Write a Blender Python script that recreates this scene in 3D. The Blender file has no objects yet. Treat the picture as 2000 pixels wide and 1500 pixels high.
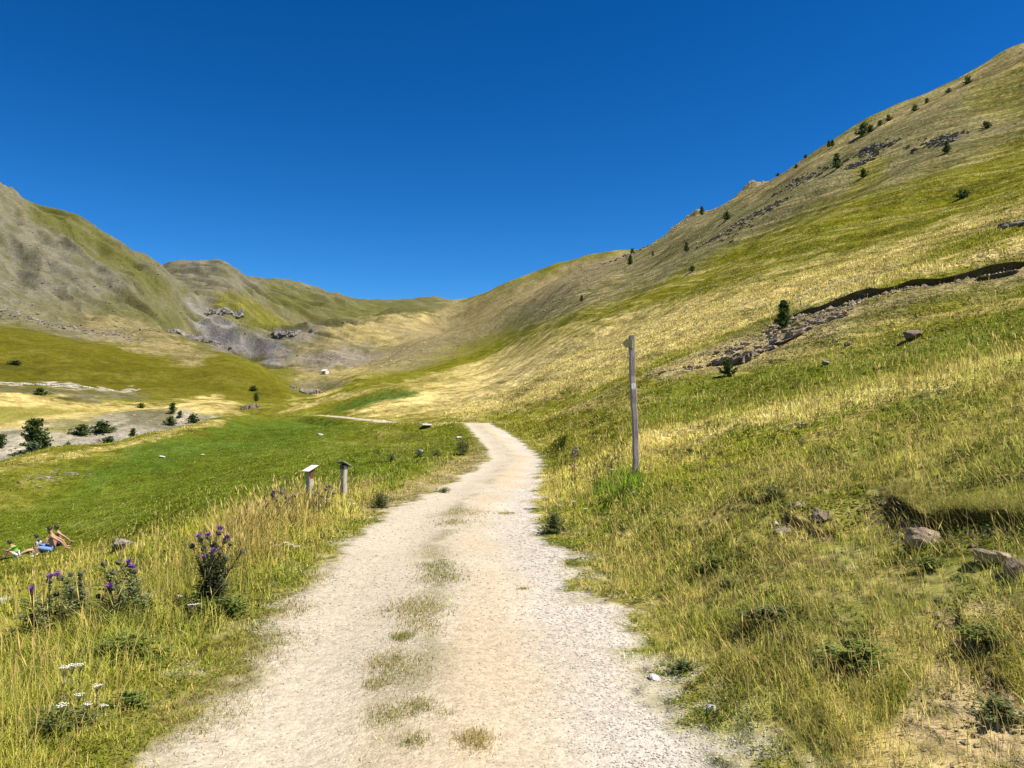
import bpy, bmesh, math, random
import numpy as np
from mathutils import Vector, Matrix, Quaternion

sc = bpy.context.scene
COL = sc.collection

# ------------------------------------------------------------------ camera, sky, sun, exposure
F = 1550.0                       # focal length in pixels of the 2000 px wide picture
EYE = 1.65
PITCH = math.atan(80.0 / F)
CP, SP = math.cos(PITCH), math.sin(PITCH)
cam_d = bpy.data.cameras.new('camera')
cam_d.sensor_width = 36.0
cam_d.lens = 36.0 * F / 2000.0
cam_d.clip_start = 0.05
cam_d.clip_end = 20000
cam = bpy.data.objects.new('camera', cam_d)
cam.location = (0, 0, EYE)
cam.rotation_euler = (math.radians(90) + PITCH, 0, 0)
COL.objects.link(cam)
sc.camera = cam

SUN_EL = math.radians(58)
SUN_AZ = math.radians(108)        # clockwise from +Y: from the right, a little behind the camera
SUN_DIR = Vector((math.sin(SUN_AZ) * math.cos(SUN_EL), math.cos(SUN_AZ) * math.cos(SUN_EL), math.sin(SUN_EL)))
w = bpy.data.worlds.new('World')
sc.world = w
w.use_nodes = True
nt = w.node_tree
nt.nodes.clear()
sky = nt.nodes.new('ShaderNodeTexSky')
sky.sky_type = 'NISHITA'
sky.sun_disc = False
sky.sun_elevation = SUN_EL
sky.sun_rotation = SUN_AZ
sky.altitude = 2200
sky.air_density = 1.0
sky.dust_density = 0.0
sky.ozone_density = 2.0
hsv = nt.nodes.new('ShaderNodeHueSaturation')
hsv.inputs['Saturation'].default_value = 1.39
hsv.inputs['Hue'].default_value = .495
hsv.inputs['Value'].default_value = 1.0
bg = nt.nodes.new('ShaderNodeBackground')
bg.inputs['Strength'].default_value = 0.052
wo = nt.nodes.new('ShaderNodeOutputWorld')
nt.links.new(sky.outputs['Color'], hsv.inputs['Color'])
gm = nt.nodes.new('ShaderNodeGamma'); gm.inputs['Gamma'].default_value = 1.36
nt.links.new(hsv.outputs['Color'], gm.inputs['Color'])
nt.links.new(gm.outputs['Color'], bg.inputs['Color'])
nt.links.new(bg.outputs['Background'], wo.inputs['Surface'])

sun_d = bpy.data.lights.new('sun', 'SUN')
sun_d.energy = 5.0
sun_d.angle = math.radians(0.53)
sun_d.color = (1.0, 0.95, 0.86)
sun = bpy.data.objects.new('sun', sun_d)
sun.rotation_euler = SUN_DIR.to_track_quat('Z', 'Y').to_euler()
sun.location = SUN_DIR * 50
COL.objects.link(sun)

sc.view_settings.view_transform = 'Standard'
sc.view_settings.look = 'None'
sc.view_settings.exposure = 0.66
sc.view_settings.gamma = 1.0

# ------------------------------------------------------------------ helpers
def ray(px, py):
    xc, yc = (px - 1000.0) / F, (750.0 - py) / F
    return np.array((xc, CP - yc * SP, SP + yc * CP))

def P(px, py, r):
    """world point seen at (px, py) of the picture, r metres away on the map"""
    d = ray(px, py)
    return Vector(d * (r / math.hypot(d[0], d[1]))) + Vector((0, 0, EYE))

def project(x, y, z):
    dz = z - EYE
    dep = np.maximum(y * CP + dz * SP, 1e-3)
    px = 1000 + F * x / dep
    py = 750 - F * (-y * SP + dz * CP) / dep
    bad = y < 0.3
    return np.where(bad, np.where(x < 0, -9000, 9000), px), np.where(bad, 4000, py)

def sstep(a, b, x):
    t = np.clip((x - a) / (b - a), 0, 1)
    return t * t * (3 - 2 * t)

def _hash(ix, iy, seed):
    h = (ix.astype(np.int64) * 374761393 + iy.astype(np.int64) * 668265263 + seed * 982451653) & 0xFFFFFFFF
    h = ((h ^ (h >> 13)) * 1274126177) & 0xFFFFFFFF
    h = ((h ^ (h >> 16)) * 2246822519) & 0xFFFFFFFF
    return ((h ^ (h >> 15)) & 0xFFFFFF) / float(0xFFFFFF)

def vnoise(x, y, seed=0):
    """value noise in [-1, 1]"""
    fx, fy = np.floor(x), np.floor(y)
    tx, ty = x - fx, y - fy
    tx = tx * tx * tx * (tx * (tx * 6 - 15) + 10); ty = ty * ty * ty * (ty * (ty * 6 - 15) + 10)
    ix, iy = fx.astype(np.int64), fy.astype(np.int64)
    a = _hash(ix, iy, seed); b = _hash(ix + 1, iy, seed); c = _hash(ix, iy + 1, seed); d = _hash(ix + 1, iy + 1, seed)
    return (a + (b - a) * tx + (c - a) * ty + (a - b - c + d) * tx * ty) * 2 - 1

def fbm(x, y, seed=0, octv=4, gain=0.5):
    s = np.zeros_like(x); a = 1.0; n = 0
    for k in range(octv):
        c, d = math.cos(k * 1.3 + .4), math.sin(k * 1.3 + .4)
        s += a * vnoise((x * c - y * d) * 2 ** k + 17.3 * k, (x * d + y * c) * 2 ** k - 9.1 * k, seed + k)
        n += a; a *= gain
    return s / n

def mesh_from(name, co, quads=None, tris=None, mat=None, smooth=True):
    me = bpy.data.meshes.new(name)
    co = np.ascontiguousarray(co, dtype=np.float32)
    nq = 0 if quads is None else len(quads); ntr = 0 if tris is None else len(tris)
    me.vertices.add(len(co)); me.vertices.foreach_set('co', co.ravel())
    li = []
    ls = np.zeros(nq + ntr, dtype=np.int32)
    if nq:
        li.append(np.asarray(quads, dtype=np.int32).ravel()); ls[:nq] = np.arange(nq) * 4
    if ntr:
        li.append(np.asarray(tris, dtype=np.int32).ravel()); ls[nq:] = nq * 4 + np.arange(ntr) * 3
    li = np.concatenate(li)
    me.loops.add(len(li)); me.loops.foreach_set('vertex_index', li)
    me.polygons.add(nq + ntr); me.polygons.foreach_set('loop_start', ls)
    me.polygons.foreach_set('use_smooth', np.full(nq + ntr, smooth, dtype=bool))
    me.update(calc_edges=True)
    if mat: me.materials.append(mat)
    return me

def set_col(me, name, rgb):
    a = me.attributes.new(name, 'FLOAT_COLOR', 'POINT')
    c = np.ones((len(rgb), 4), dtype=np.float32); c[:, :3] = rgb
    a.data.foreach_set('color', c.ravel())

def set_float(me, name, v):
    a = me.attributes.new(name, 'FLOAT', 'POINT')
    a.data.foreach_set('value', np.ascontiguousarray(v, dtype=np.float32))

def link(name, me, parent=None):
    o = bpy.data.objects.new(name, me); COL.objects.link(o)
    if parent: o.parent = parent
    return o

def tag(o, label, cat, group=None):
    o['label'] = label; o['category'] = cat
    if group: o['group'] = group
    return o

def thing(name, label, cat, loc=(0, 0, 0), rotz=0, group=None):
    o = bpy.data.objects.new(name, None); COL.objects.link(o)
    o.empty_display_size = 0.2
    o.location = loc; o.rotation_euler = (0, 0, rotz)
    return tag(o, label, cat, group)

# ------------------------------------------------------------------ materials
class NT:
    def __init__(s, name):
        s.m = bpy.data.materials.new(name); s.m.use_nodes = True
        s.t = s.m.node_tree; s.t.nodes.clear()
        s.out = s.n('ShaderNodeOutputMaterial')
    def n(s, t, **kw):
        x = s.t.nodes.new(t)
        for k, v in kw.items(): setattr(x, k, v)
        return x
    def l(s, a, b): s.t.links.new(a, b)
    def noise(s, scale, detail=3, rough=.6, coord=None, kind='ShaderNodeTexNoise'):
        x = s.n(kind); x.inputs['Scale'].default_value = scale
        if 'Detail' in x.inputs: x.inputs['Detail'].default_value = detail
        if 'Roughness' in x.inputs and kind == 'ShaderNodeTexNoise': x.inputs['Roughness'].default_value = rough
        if coord is not None: s.l(coord, x.inputs['Vector'])
        return x
    def ramp(s, fac, stops):
        r = s.n('ShaderNodeValToRGB'); e = r.color_ramp.elements
        e[0].position, e[0].color = stops[0][0], (*stops[0][1], 1)
        e[1].position, e[1].color = stops[-1][0], (*stops[-1][1], 1)
        for p, c in stops[1:-1]:
            q = e.new(p); q.color = (*c, 1)
        s.l(fac, r.inputs['Fac']); return r.outputs['Color']
    def mix(s, fac, a, b, mode='MIX'):
        x = s.n('ShaderNodeMix', data_type='RGBA', blend_type=mode)
        for sock, v in ((x.inputs['Factor'], fac), (x.inputs[6], a), (x.inputs[7], b)):
            if hasattr(v, 'links'): s.l(v, sock)
            elif isinstance(v, (int, float)): sock.default_value = v
            else: sock.default_value = (*v, 1)
        return x.outputs[2]
    def math(s, op, a, b=0.0):
        x = s.n('ShaderNodeMath', operation=op)
        for i, v in enumerate((a, b)):
            if hasattr(v, 'links'): s.l(v, x.inputs[i])
            else: x.inputs[i].default_value = v
        return x.outputs[0]
    def bsdf(s, col, rough=.9, spec=.2, bump=None, bstr=.5, bdist=.01):
        b = s.n('ShaderNodeBsdfPrincipled')
        if hasattr(col, 'links'): s.l(col, b.inputs['Base Color'])
        else: b.inputs['Base Color'].default_value = (*col, 1)
        b.inputs['Roughness'].default_value = rough
        b.inputs['Specular IOR Level'].default_value = spec
        if bump is not None:
            bp = s.n('ShaderNodeBump'); bp.inputs['Strength'].default_value = bstr; bp.inputs['Distance'].default_value = bdist
            s.l(bump, bp.inputs['Height']); s.l(bp.outputs[0], b.inputs['Normal'])
        s.l(b.outputs[0], s.out.inputs['Surface'])
        return b

def mat_simple(name, c1, c2, scale=20, rough=.85, spec=.2, bstr=.4, bdist=.005, detail=4, stretch=None):
    s = NT(name)
    tc = s.n('ShaderNodeTexCoord').outputs['Object']
    if stretch:
        mp = s.n('ShaderNodeMapping'); mp.inputs['Scale'].default_value = stretch; s.l(tc, mp.inputs['Vector']); tc = mp.outputs[0]
    nz = s.noise(scale, detail, .65, tc)
    s.bsdf(s.ramp(nz.outputs['Fac'], [(.3, c1), (.7, c2)]), rough, spec, nz.outputs['Fac'], bstr, bdist)
    return s.m
# ------------------------------------------------------------------ the lie of the land
# survey points: (px, py, map distance) of what the photograph shows, turned into (bearing, log distance, height / distance)
SURV = []
def pp(px, py, r):
    p = P(px, py, r)
    SURV.append((math.atan2(p.x, p.y), math.log(r), p.z / r))
def pz(px, r, z):
    SURV.append((math.atan((px - 1000.0) / F), math.log(r), z / r))
def line(pts, step=70):
    for (a, b) in zip(pts[:-1], pts[1:]):
        n = max(1, int(math.hypot(b[0] - a[0], b[1] - a[1]) / step))
        for k in range(n):
            t = k / n
            pp(a[0] + (b[0] - a[0]) * t, a[1] + (b[1] - a[1]) * t, math.exp(math.log(a[2]) * (1 - t) + math.log(b[2]) * t))
    pp(*pts[-1])
for th in (-1.3, -.9, -.5, 0, .5, .9, 1.3):
    for r in (.4, 1.0, 2.0):
        SURV.append((th, math.log(r), 0.0))
# road level
for px, r, z in ((875, 3.8, 0), (870, 5.4, 0), (870, 7, 0), (870, 9.5, 0), (870, 12, 0), (900, 15, 0), (950, 20, 0), (985, 28.4, 0), (1005, 37, .1),
                 (995, 44, .25), (975, 54, .6), (950, 66, 1.2), (935, 78, 1.8)):
    pz(px, r, z)
line([(930, 825, 84), (850, 827, 96), (770, 826, 112), (700, 818, 138), (640, 812, 165), (600, 809, 185)])
for l_, r_, Y, z in ((640, 1105, 9.47, 0), (690, 1060, 11.1, 0), (775, 1032, 15.0, 0), (858, 1038, 19.7, 0), (925, 1050, 28.4, 0), (962, 1052, 37, .1), (955, 1035, 44, .23), (938, 1012, 54, .6), (922, 982, 66, 1.2)):
    xe, xl = (r_ - 1000) / F * Y, (l_ - 1000) / F * Y
    for dx, dz in ((.45, .05), (1.5, .34), (2.8, .82)):
        SURV.append((math.atan2(xe + dx, Y), math.log(math.hypot(xe + dx, Y)), (z + dz) / math.hypot(xe + dx, Y)))
    SURV.append((math.atan2(xl - .5, Y), math.log(math.hypot(xl - .5, Y)), z / math.hypot(xl - .5, Y)))
line([(850, 833, 84), (760, 831, 97), (700, 826, 115), (640, 820, 138), (580, 816, 150)])
line([(760, 818, 124), (700, 811, 150), (650, 806, 178)])
# left verge and meadow
for px, r, z in ((330, 4.2, .0), (330, 6, 0), (500, 8, .02), (600, 11, .0), (740, 16, -.05), (0, 4.5, -.02), (0, 6.5, -.12), (150, 8, -.15), (0, 9.5, -.55),
                 (300, 11, -.2), (450, 14, -.2), (560, 19, -.3), (-500, 5, -.1), (-500, 9, -1.0), (-500, 25, -5)):
    pz(px, r, z)
for q in ((672, 974, 23.1), (605, 986, 21.7), (70, 1082, 36.5), (237, 1068, 34), (0, 1125, 25), (300, 1010, 36), (450, 960, 40), (800, 905, 33), (760, 930, 26), (880, 875, 44),
          (300, 950, 65), (500, 900, 63), (700, 880, 56), (850, 851, 67), (600, 850, 98), (400, 870, 91), (200, 900, 85), (100, 950, 70), (0, 1000, 59),
          (480, 842, 110), (700, 845, 90), (-400, 1090, 70)):
    pp(*q)
line([(-400, 1010, 85), (0, 914, 92), (160, 881, 100), (270, 855, 110), (380, 831, 124), (450, 816, 136), (530, 809, 165), (590, 807, 190), (640, 806, 200)])
for px, r, z in ((-400, 120, -16), (0, 118, -10.5), (160, 128, -8), (270, 140, -5.5), (380, 154, -3.2), (450, 165, -1.4), (500, 190, 1.0)):
    pz(px, r, z)
line([(-400, 960, 170), (0, 906, 178), (150, 878, 184), (270, 852, 194), (380, 828, 208), (460, 812, 228)])
line([(-400, 850, 210), (0, 834, 224), (130, 818, 228), (280, 800, 236), (420, 803, 246), (480, 806, 262)])
line([(-400, 800, 262), (0, 788, 262), (200, 792, 262), (350, 778, 285), (440, 778, 300)])
line([(-400, 768, 330), (0, 766, 335), (200, 774, 335), (330, 770, 345)])
line([(-400, 740, 362), (0, 748, 362), (270, 764, 356), (420, 770, 352), (510, 786, 330)])
for q in ((560, 797, 285), (500, 800, 268), (600, 786, 330)):
    pp(*q)
# the spur that closes the left slope, and the ground behind it
line([(-400, 600, 650), (0, 640, 580), (200, 690, 510), (350, 720, 470)])
line([(330, 655, 650), (450, 700, 560), (520, 733, 480), (590, 771, 420)])
line([(350, 672, 760), (460, 722, 700), (530, 752, 590), (600, 790, 480)])
for q in ((640, 768, 470), (600, 750, 590), (635, 728, 620), (560, 728, 680), (530, 715, 760), (700, 735, 560), (600, 705, 760), (650, 690, 800)):
    pp(*q)
# left mountain
line([(-400, 300, 1150), (-150, 330, 1150), (0, 362, 1200), (60, 399, 1220), (140, 425, 1250), (220, 480, 1280), (290, 513, 1320)])
for q in ((-400, 480, 900), (0, 450, 1010), (0, 560, 790), (0, 605, 690), (100, 520, 900), (200, 560, 870), (130, 625, 700), (230, 640, 690), (300, 600, 860), (330, 560, 1080),
          (200, 600, 780), (300, 640, 720)):
    pp(*q)
line([(300, 518, 1650), (360, 514, 1650), (430, 515, 1600), (500, 558, 1700), (560, 572, 1850), (640, 586, 2050), (760, 590, 2250), (830, 590, 2350), (872, 599, 2400)], 50)
line([(300, 560, 2100), (430, 560, 2100), (640, 620, 2600), (872, 640, 3000)])
line([(-400, 360, 1500), (0, 420, 1560), (140, 480, 1600), (290, 560, 1600)])
for q in ((350, 560, 1350), (430, 560, 1300), (400, 620, 1020), (440, 640, 950), (480, 640, 960), (400, 690, 860), (470, 690, 850), (520, 640, 1100), (580, 660, 950), (560, 620, 1350),
          (650, 625, 1500), (540, 690, 800)):
    pp(*q)
# the golden mound in the valley head
line([(590, 690, 800), (640, 650, 960), (700, 633, 1040), (760, 622, 1100), (830, 612, 1180), (865, 622, 1190)])
line([(640, 660, 1300), (700, 645, 1400), (830, 625, 1600)])
for q in ((700, 680, 850), (780, 680, 850), (850, 650, 1000), (780, 640, 990), (740, 705, 700)):
    pp(*q)
# right hillside, column by column
for px, col in {
    2000: ((1500, 4.0), (1300, 4.9), (1150, 5.8), (1010, 7.0), (930, 8.0), (850, 9.8), (770, 12.4), (705, 16), (690, 22), (640, 30), (560, 42), (500, 51), (435, 78), (390, 112), (300, 170), (200, 245), (90, 335)),
    1700: ((1500, 3.95), (1300, 4.9), (1150, 6.3), (1000, 8.6), (900, 11.2), (830, 14), (767, 18), (748, 24), (700, 33), (640, 44), (582, 55), (520, 92), (450, 142), (380, 192), (310, 255), (245, 335)),
    1450: ((1500, 3.75), (1300, 4.95), (1100, 7.7), (950, 12), (870, 17), (813, 21.5), (798, 27), (750, 38), (705, 47), (662, 58), (610, 92), (540, 150), (470, 235), (378, 420)),
    1250: ((1200, 7.0), (1100, 9.2), (1000, 12), (922, 15), (880, 18), (850, 21), (836, 28), (790, 42), (750, 56), (700, 84), (640, 145), (560, 265), (520, 390), (484, 540)),
    1100: ((1060, 11.2), (1000, 14.4), (930, 20.5), (880, 29), (850, 40), (815, 56), (780, 78), (740, 115), (690, 175), (640, 265), (580, 430), (548, 600)),
    980: ((815, 92), (790, 120), (760, 168), (730, 245), (690, 385), (650, 580), (610, 850), (572, 1250)),
    800: ((800, 145), (775, 195), (750, 290), (722, 450), (692, 640), (665, 860)),
    700: ((790, 195), (766, 262), (747, 385), (728, 540)),
    2500: ((1500, 4.2), (1250, 5.2), (1000, 6.5), (800, 9.5), (600, 16), (480, 30), (380, 52), (200, 110), (0, 210), (-150, 300)),
    3600: ((1500, 4.8), (1100, 6.5), (600, 12), (300, 30), (0, 80), (-400, 240)),
}.items():
    for py, r in col:
        pp(px, py, r)
line([(1000, 562, 1500), (1090, 530, 1400), (1150, 511, 1300), (1210, 505, 1000)], 40)
line([(875, 601, 1900), (930, 585, 1750), (1000, 562, 1550)], 40)
line([(2000, 89, 338), (1850, 178, 338), (1700, 244, 338), (1560, 322, 365), (1450, 376, 422), (1350, 425, 470), (1250, 483, 542), (1180, 515, 600)], 60)
line([(3600, -300, 420), (2500, -50, 400), (2000, 150, 470), (1700, 290, 470), (1450, 420, 600), (1250, 515, 760), (1120, 560, 900)], 150)
line([(1110, 590, 2200), (1000, 620, 2300), (900, 640, 2600)])
# low ground far behind the ridges so that the sheet runs on to the horizon
for th in (-1.3, -.9, -.55, -.3, 0, .3, .55, .9, 1.3):
    SURV.append((th, math.log(3600), .02)); SURV.append((th, math.log(9000), -.01))

_S = np.array(SURV); _TS = 5.0
_key = np.round(_S[:, :2] * 300).astype(int)
_, _u = np.unique(_key, axis=0, return_index=True)
_S = _S[np.sort(_u)]
def _rbf_k(t, l):
    return np.sqrt(((t[:, None] - _S[None, :, 0]) * _TS) ** 2 + (l[:, None] - _S[None, :, 1]) ** 2 + .16 ** 2)
_n = len(_S)
_A = np.zeros((_n + 3, _n + 3)); _A[:_n, :_n] = -_rbf_k(_S[:, 0], _S[:, 1]) + np.eye(_n) * .004
_Q = np.c_[np.ones(_n), _S[:, 0], _S[:, 1]]
_A[:_n, _n:] = _Q; _A[_n:, :_n] = _Q.T
_W = np.linalg.solve(_A, np.r_[_S[:, 2], 0, 0, 0])
TH0, TH1, LR0, LR1, NT_, NL_ = -1.3, 1.3, math.log(.3), math.log(9000), 460, 520
_gt = np.linspace(TH0, TH1, NT_); _gl = np.linspace(LR0, LR1, NL_)
_G = np.empty((NT_, NL_))
for i0 in range(NT_):
    t = np.full(NL_, _gt[i0])
    _G[i0] = -_rbf_k(t, _gl) @ _W[:_n] + _W[_n] + _W[_n + 1] * t + _W[_n + 2] * _gl

def _cub(t):
    return (-.5 * t + t * t - .5 * t ** 3, 1 - 2.5 * t * t + 1.5 * t ** 3, .5 * t + 2 * t * t - 1.5 * t ** 3, -.5 * t * t + .5 * t ** 3)
def base_v(th, lr):
    # behind the camera the two edges are joined round
    front = np.abs(th) <= TH1
    def look(th, lr):
        u = np.clip((th - TH0) / (TH1 - TH0) * (NT_ - 1), 1, NT_ - 2.001); v = np.clip((lr - LR0) / (LR1 - LR0) * (NL_ - 1), 1, NL_ - 2.001)
        iu, iv = u.astype(int), v.astype(int)
        a, b = _cub(u - iu), _cub(v - iv); s = 0
        for i in range(4):
            for j in range(4):
                s = s + a[i] * b[j] * _G[iu + i - 1, iv + j - 1]
        return s
    v = look(np.clip(th, TH0, TH1), lr)
    if not front.all():
        m = ~front
        tt = np.where(th[m] > 0, th[m], th[m] + 2 * math.pi)
        f = sstep(TH1, 2 * math.pi - TH1, tt)
        v[m] = look(np.full(m.sum(), TH1), lr[m]) * (1 - f) + look(np.full(m.sum(), TH0), lr[m]) * f
    return v

# ---- the track: centre line on the map with level and width
def _rd(px0, px1, Y, z):
    return ((px0 + px1) / 2 - 1000) / F * Y, Y, z, (px1 - px0) / F * Y
_road = [(-.40, -40, 0, 2.5), (-.40, -6, 0, 2.5), (-.40, 0, 0, 2.5), _rd(345, 1345, 3.82, 0), _rd(470, 1225, 5.44, 0), _rd(560, 1160, 6.91, 0), _rd(640, 1105, 9.47, 0), _rd(690, 1060, 11.1, 0),
         _rd(775, 1032, 15.0, 0), _rd(858, 1038, 19.7, 0), _rd(925, 1050, 28.4, 0), _rd(962, 1052, 37, .1), _rd(955, 1035, 44, .23), _rd(938, 1012, 54, .6), _rd(922, 982, 66, 1.2), _rd(908, 955, 78, 1.85)]
for px, py, r in ((880, 826, 91), (830, 827, 99), (770, 826, 112), (700, 818, 138), (640, 812, 165), (615, 811, 178), (590, 812, 190)):
    q = P(px, py, r); _road.append((q.x, q.y, q.z, 2.6))
_road = np.array(_road)
# smooth resample
_s = np.r_[0, np.cumsum(np.hypot(np.diff(_road[:, 0]), np.diff(_road[:, 1])))]
_sq = np.unique(np.r_[np.linspace(0, 40, 6), np.linspace(40, 130, 110), np.linspace(130, _s[-1], 60)])
ROAD = np.stack([np.interp(_sq, _s, _road[:, k]) for k in range(4)], 1)
for _ in range(3):
    ROAD[1:-1] = .25 * ROAD[:-2] + .5 * ROAD[1:-1] + .25 * ROAD[2:]

def road_info(x, y):
    """signed distance from the centre line (right positive), level and width of the track"""
    d = np.full(x.shape, 999.0); sg = np.zeros_like(x); zr = np.zeros_like(x); wd = np.full(x.shape, 2.6)
    near = (np.hypot(x, y) < 290) & (y > -45) & (x > -130) & (x < 14)
    if not near.any(): return d, zr, wd
    xn, yn = x[near], y[near]
    bd = np.full(xn.shape, 1e9); bs = np.zeros_like(xn); bz = np.zeros_like(xn); bw = np.full(xn.shape, 2.6)
    for a, b in zip(ROAD[:-1], ROAD[1:]):
        m = (xn > min(a[0], b[0]) - 9) & (xn < max(a[0], b[0]) + 9) & (yn > min(a[1], b[1]) - 9) & (yn < max(a[1], b[1]) + 9)
        if not m.any(): continue
        ex, ey = b[0] - a[0], b[1] - a[1]; L2 = ex * ex + ey * ey + 1e-12
        X, Y = xn[m] - a[0], yn[m] - a[1]
        t = np.clip((X * ex + Y * ey) / L2, 0, 1)
        dd = np.hypot(X - t * ex, Y - t * ey)
        better = dd < bd[m]
        idx = np.flatnonzero(m)[better]
        bd[idx] = dd[better]; bs[idx] = np.sign(X * ey - Y * ex)[better]
        bz[idx] = (a[2] + (b[2] - a[2]) * t)[better]; bw[idx] = (a[3] + (b[3] - a[3]) * t)[better]
    d[near] = np.where(bd < 900, bd * np.where(bs == 0, 1, bs), 999.0); zr[near] = bz; wd[near] = bw
    return d, zr, wd

# ---- eroded edges: turf lips above bare earth; (picture polyline with distance, step height, fall-off)
def plan(pts): return np.array([P(*q)[:2] for q in pts])
SCARPS = [
    (plan([(2300, 420, 47), (2060, 480, 49), (2000, 497, 50), (1900, 520, 51.5), (1800, 552, 53), (1700, 578, 54.5), (1650, 585, 55), (1580, 602, 56), (1500, 632, 57)]), .34, 2.2, .17, .32),
    (plan([(2200, 985, 6.7), (2090, 985, 6.75), (2000, 985, 6.9), (1930, 972, 7.15), (1880, 975, 7.3), (1835, 985, 7.45), (1800, 960, 7.9), (1760, 935, 8.5), (1730, 925, 8.9)]), .10, .4, .035, .13),
    (plan([(1640, 985, 8.2), (1600, 990, 8.25), (1560, 984, 8.5), (1530, 975, 8.8)]), .07, .25, .04, .05),
    (plan([(2000, 1345, 4.55), (1930, 1300, 4.85), (1880, 1220, 5.4), (1860, 1180, 5.7)]), .04, .25, .05, .02),
    (plan([(2000, 535, 46.5), (1960, 532, 47), (1900, 545, 48)]), .16, 1.2, .15, .15),
    (plan([(330, 770, 352), (450, 765, 352), (510, 758, 360)]), 1.5, 10, 1.5, .6),
]
def scarp(x, y):
    dz = np.zeros_like(x); ox = np.zeros_like(x); oy = np.zeros_like(x); soil = np.zeros_like(x)
    for k, (pl, h, fall, wid, over) in enumerate(SCARPS):
        R = fall * 3; wob = .045 if k in (0, 4) else .10
        m = (x > pl[:, 0].min() - R) & (x < pl[:, 0].max() + R) & (y > pl[:, 1].min() - R) & (y < pl[:, 1].max() + R)
        if not m.any(): continue
        xm = x[m] + vnoise(x[m] / (fall * .55), y[m] / (fall * .55), 50 + k) * fall * wob + vnoise(x[m] / (fall * .2), y[m] / (fall * .2), 70 + k) * fall * wob * .4
        ym = y[m] + vnoise(x[m] / (fall * .55), y[m] / (fall * .55), 60 + k) * fall * wob
        bd = np.full(xm.shape, 1e9); sg = np.ones_like(xm); nx = np.zeros_like(xm); ny = np.zeros_like(xm); ends = np.ones_like(xm)
        L = np.r_[0, np.cumsum(np.hypot(*np.diff(pl, axis=0).T))]
        for i, (a, b) in enumerate(zip(pl[:-1], pl[1:])):
            e = b - a; l = math.hypot(*e)
            X, Y = xm - a[0], ym - a[1]
            t = np.clip((X * e[0] + Y * e[1]) / (l * l), 0, 1)
            dd = np.hypot(X - t * e[0], Y - t * e[1]); bt = dd < bd
            bd = np.where(bt, dd, bd); s_ = np.sign(X * e[1] - Y * e[0]); sg = np.where(bt, s_, sg)
            nx = np.where(bt, e[1] / l, nx); ny = np.where(bt, -e[0] / l, ny)
            al = L[i] + t * l
            ends = np.where(bt, np.minimum(sstep(0, L[-1] * .18, al), sstep(0, L[-1] * .18, L[-1] - al)), ends)
        s = bd * sg                                   # positive uphill
        hh = h * ends * ((.75 + .4 * vnoise(x[m] / fall, y[m] / fall, 90 + k)) if wob > .05 else (.95 + .1 * vnoise(x[m] / fall, y[m] / fall, 90 + k)))
        if wob < .05: hh = hh * np.clip(.62 + .9 * vnoise(x[m] / 3.1, y[m] / 3.1, 95 + k) + .3 * vnoise(x[m] / .9, y[m] / .9, 97 + k), .12, 1.15)
        t = sstep(-wid, wid, s)
        dz[m] += hh * (np.where(s > 0, t * np.exp(-np.maximum(s, 0) / fall), t) - (1 - t) * .45 * np.exp(-np.maximum(-s, 0) / fall))
        o = -over * ends * np.exp(-((s - wid * .8) / (wid * 1.1)) ** 2) + over * .6 * ends * np.exp(-((s + wid * .5) / (wid * .7)) ** 2)
        ox[m] += nx * o; oy[m] += ny * o
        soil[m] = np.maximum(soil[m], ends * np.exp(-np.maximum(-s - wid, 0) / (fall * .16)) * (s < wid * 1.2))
    return dz, ox, oy, soil

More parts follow.
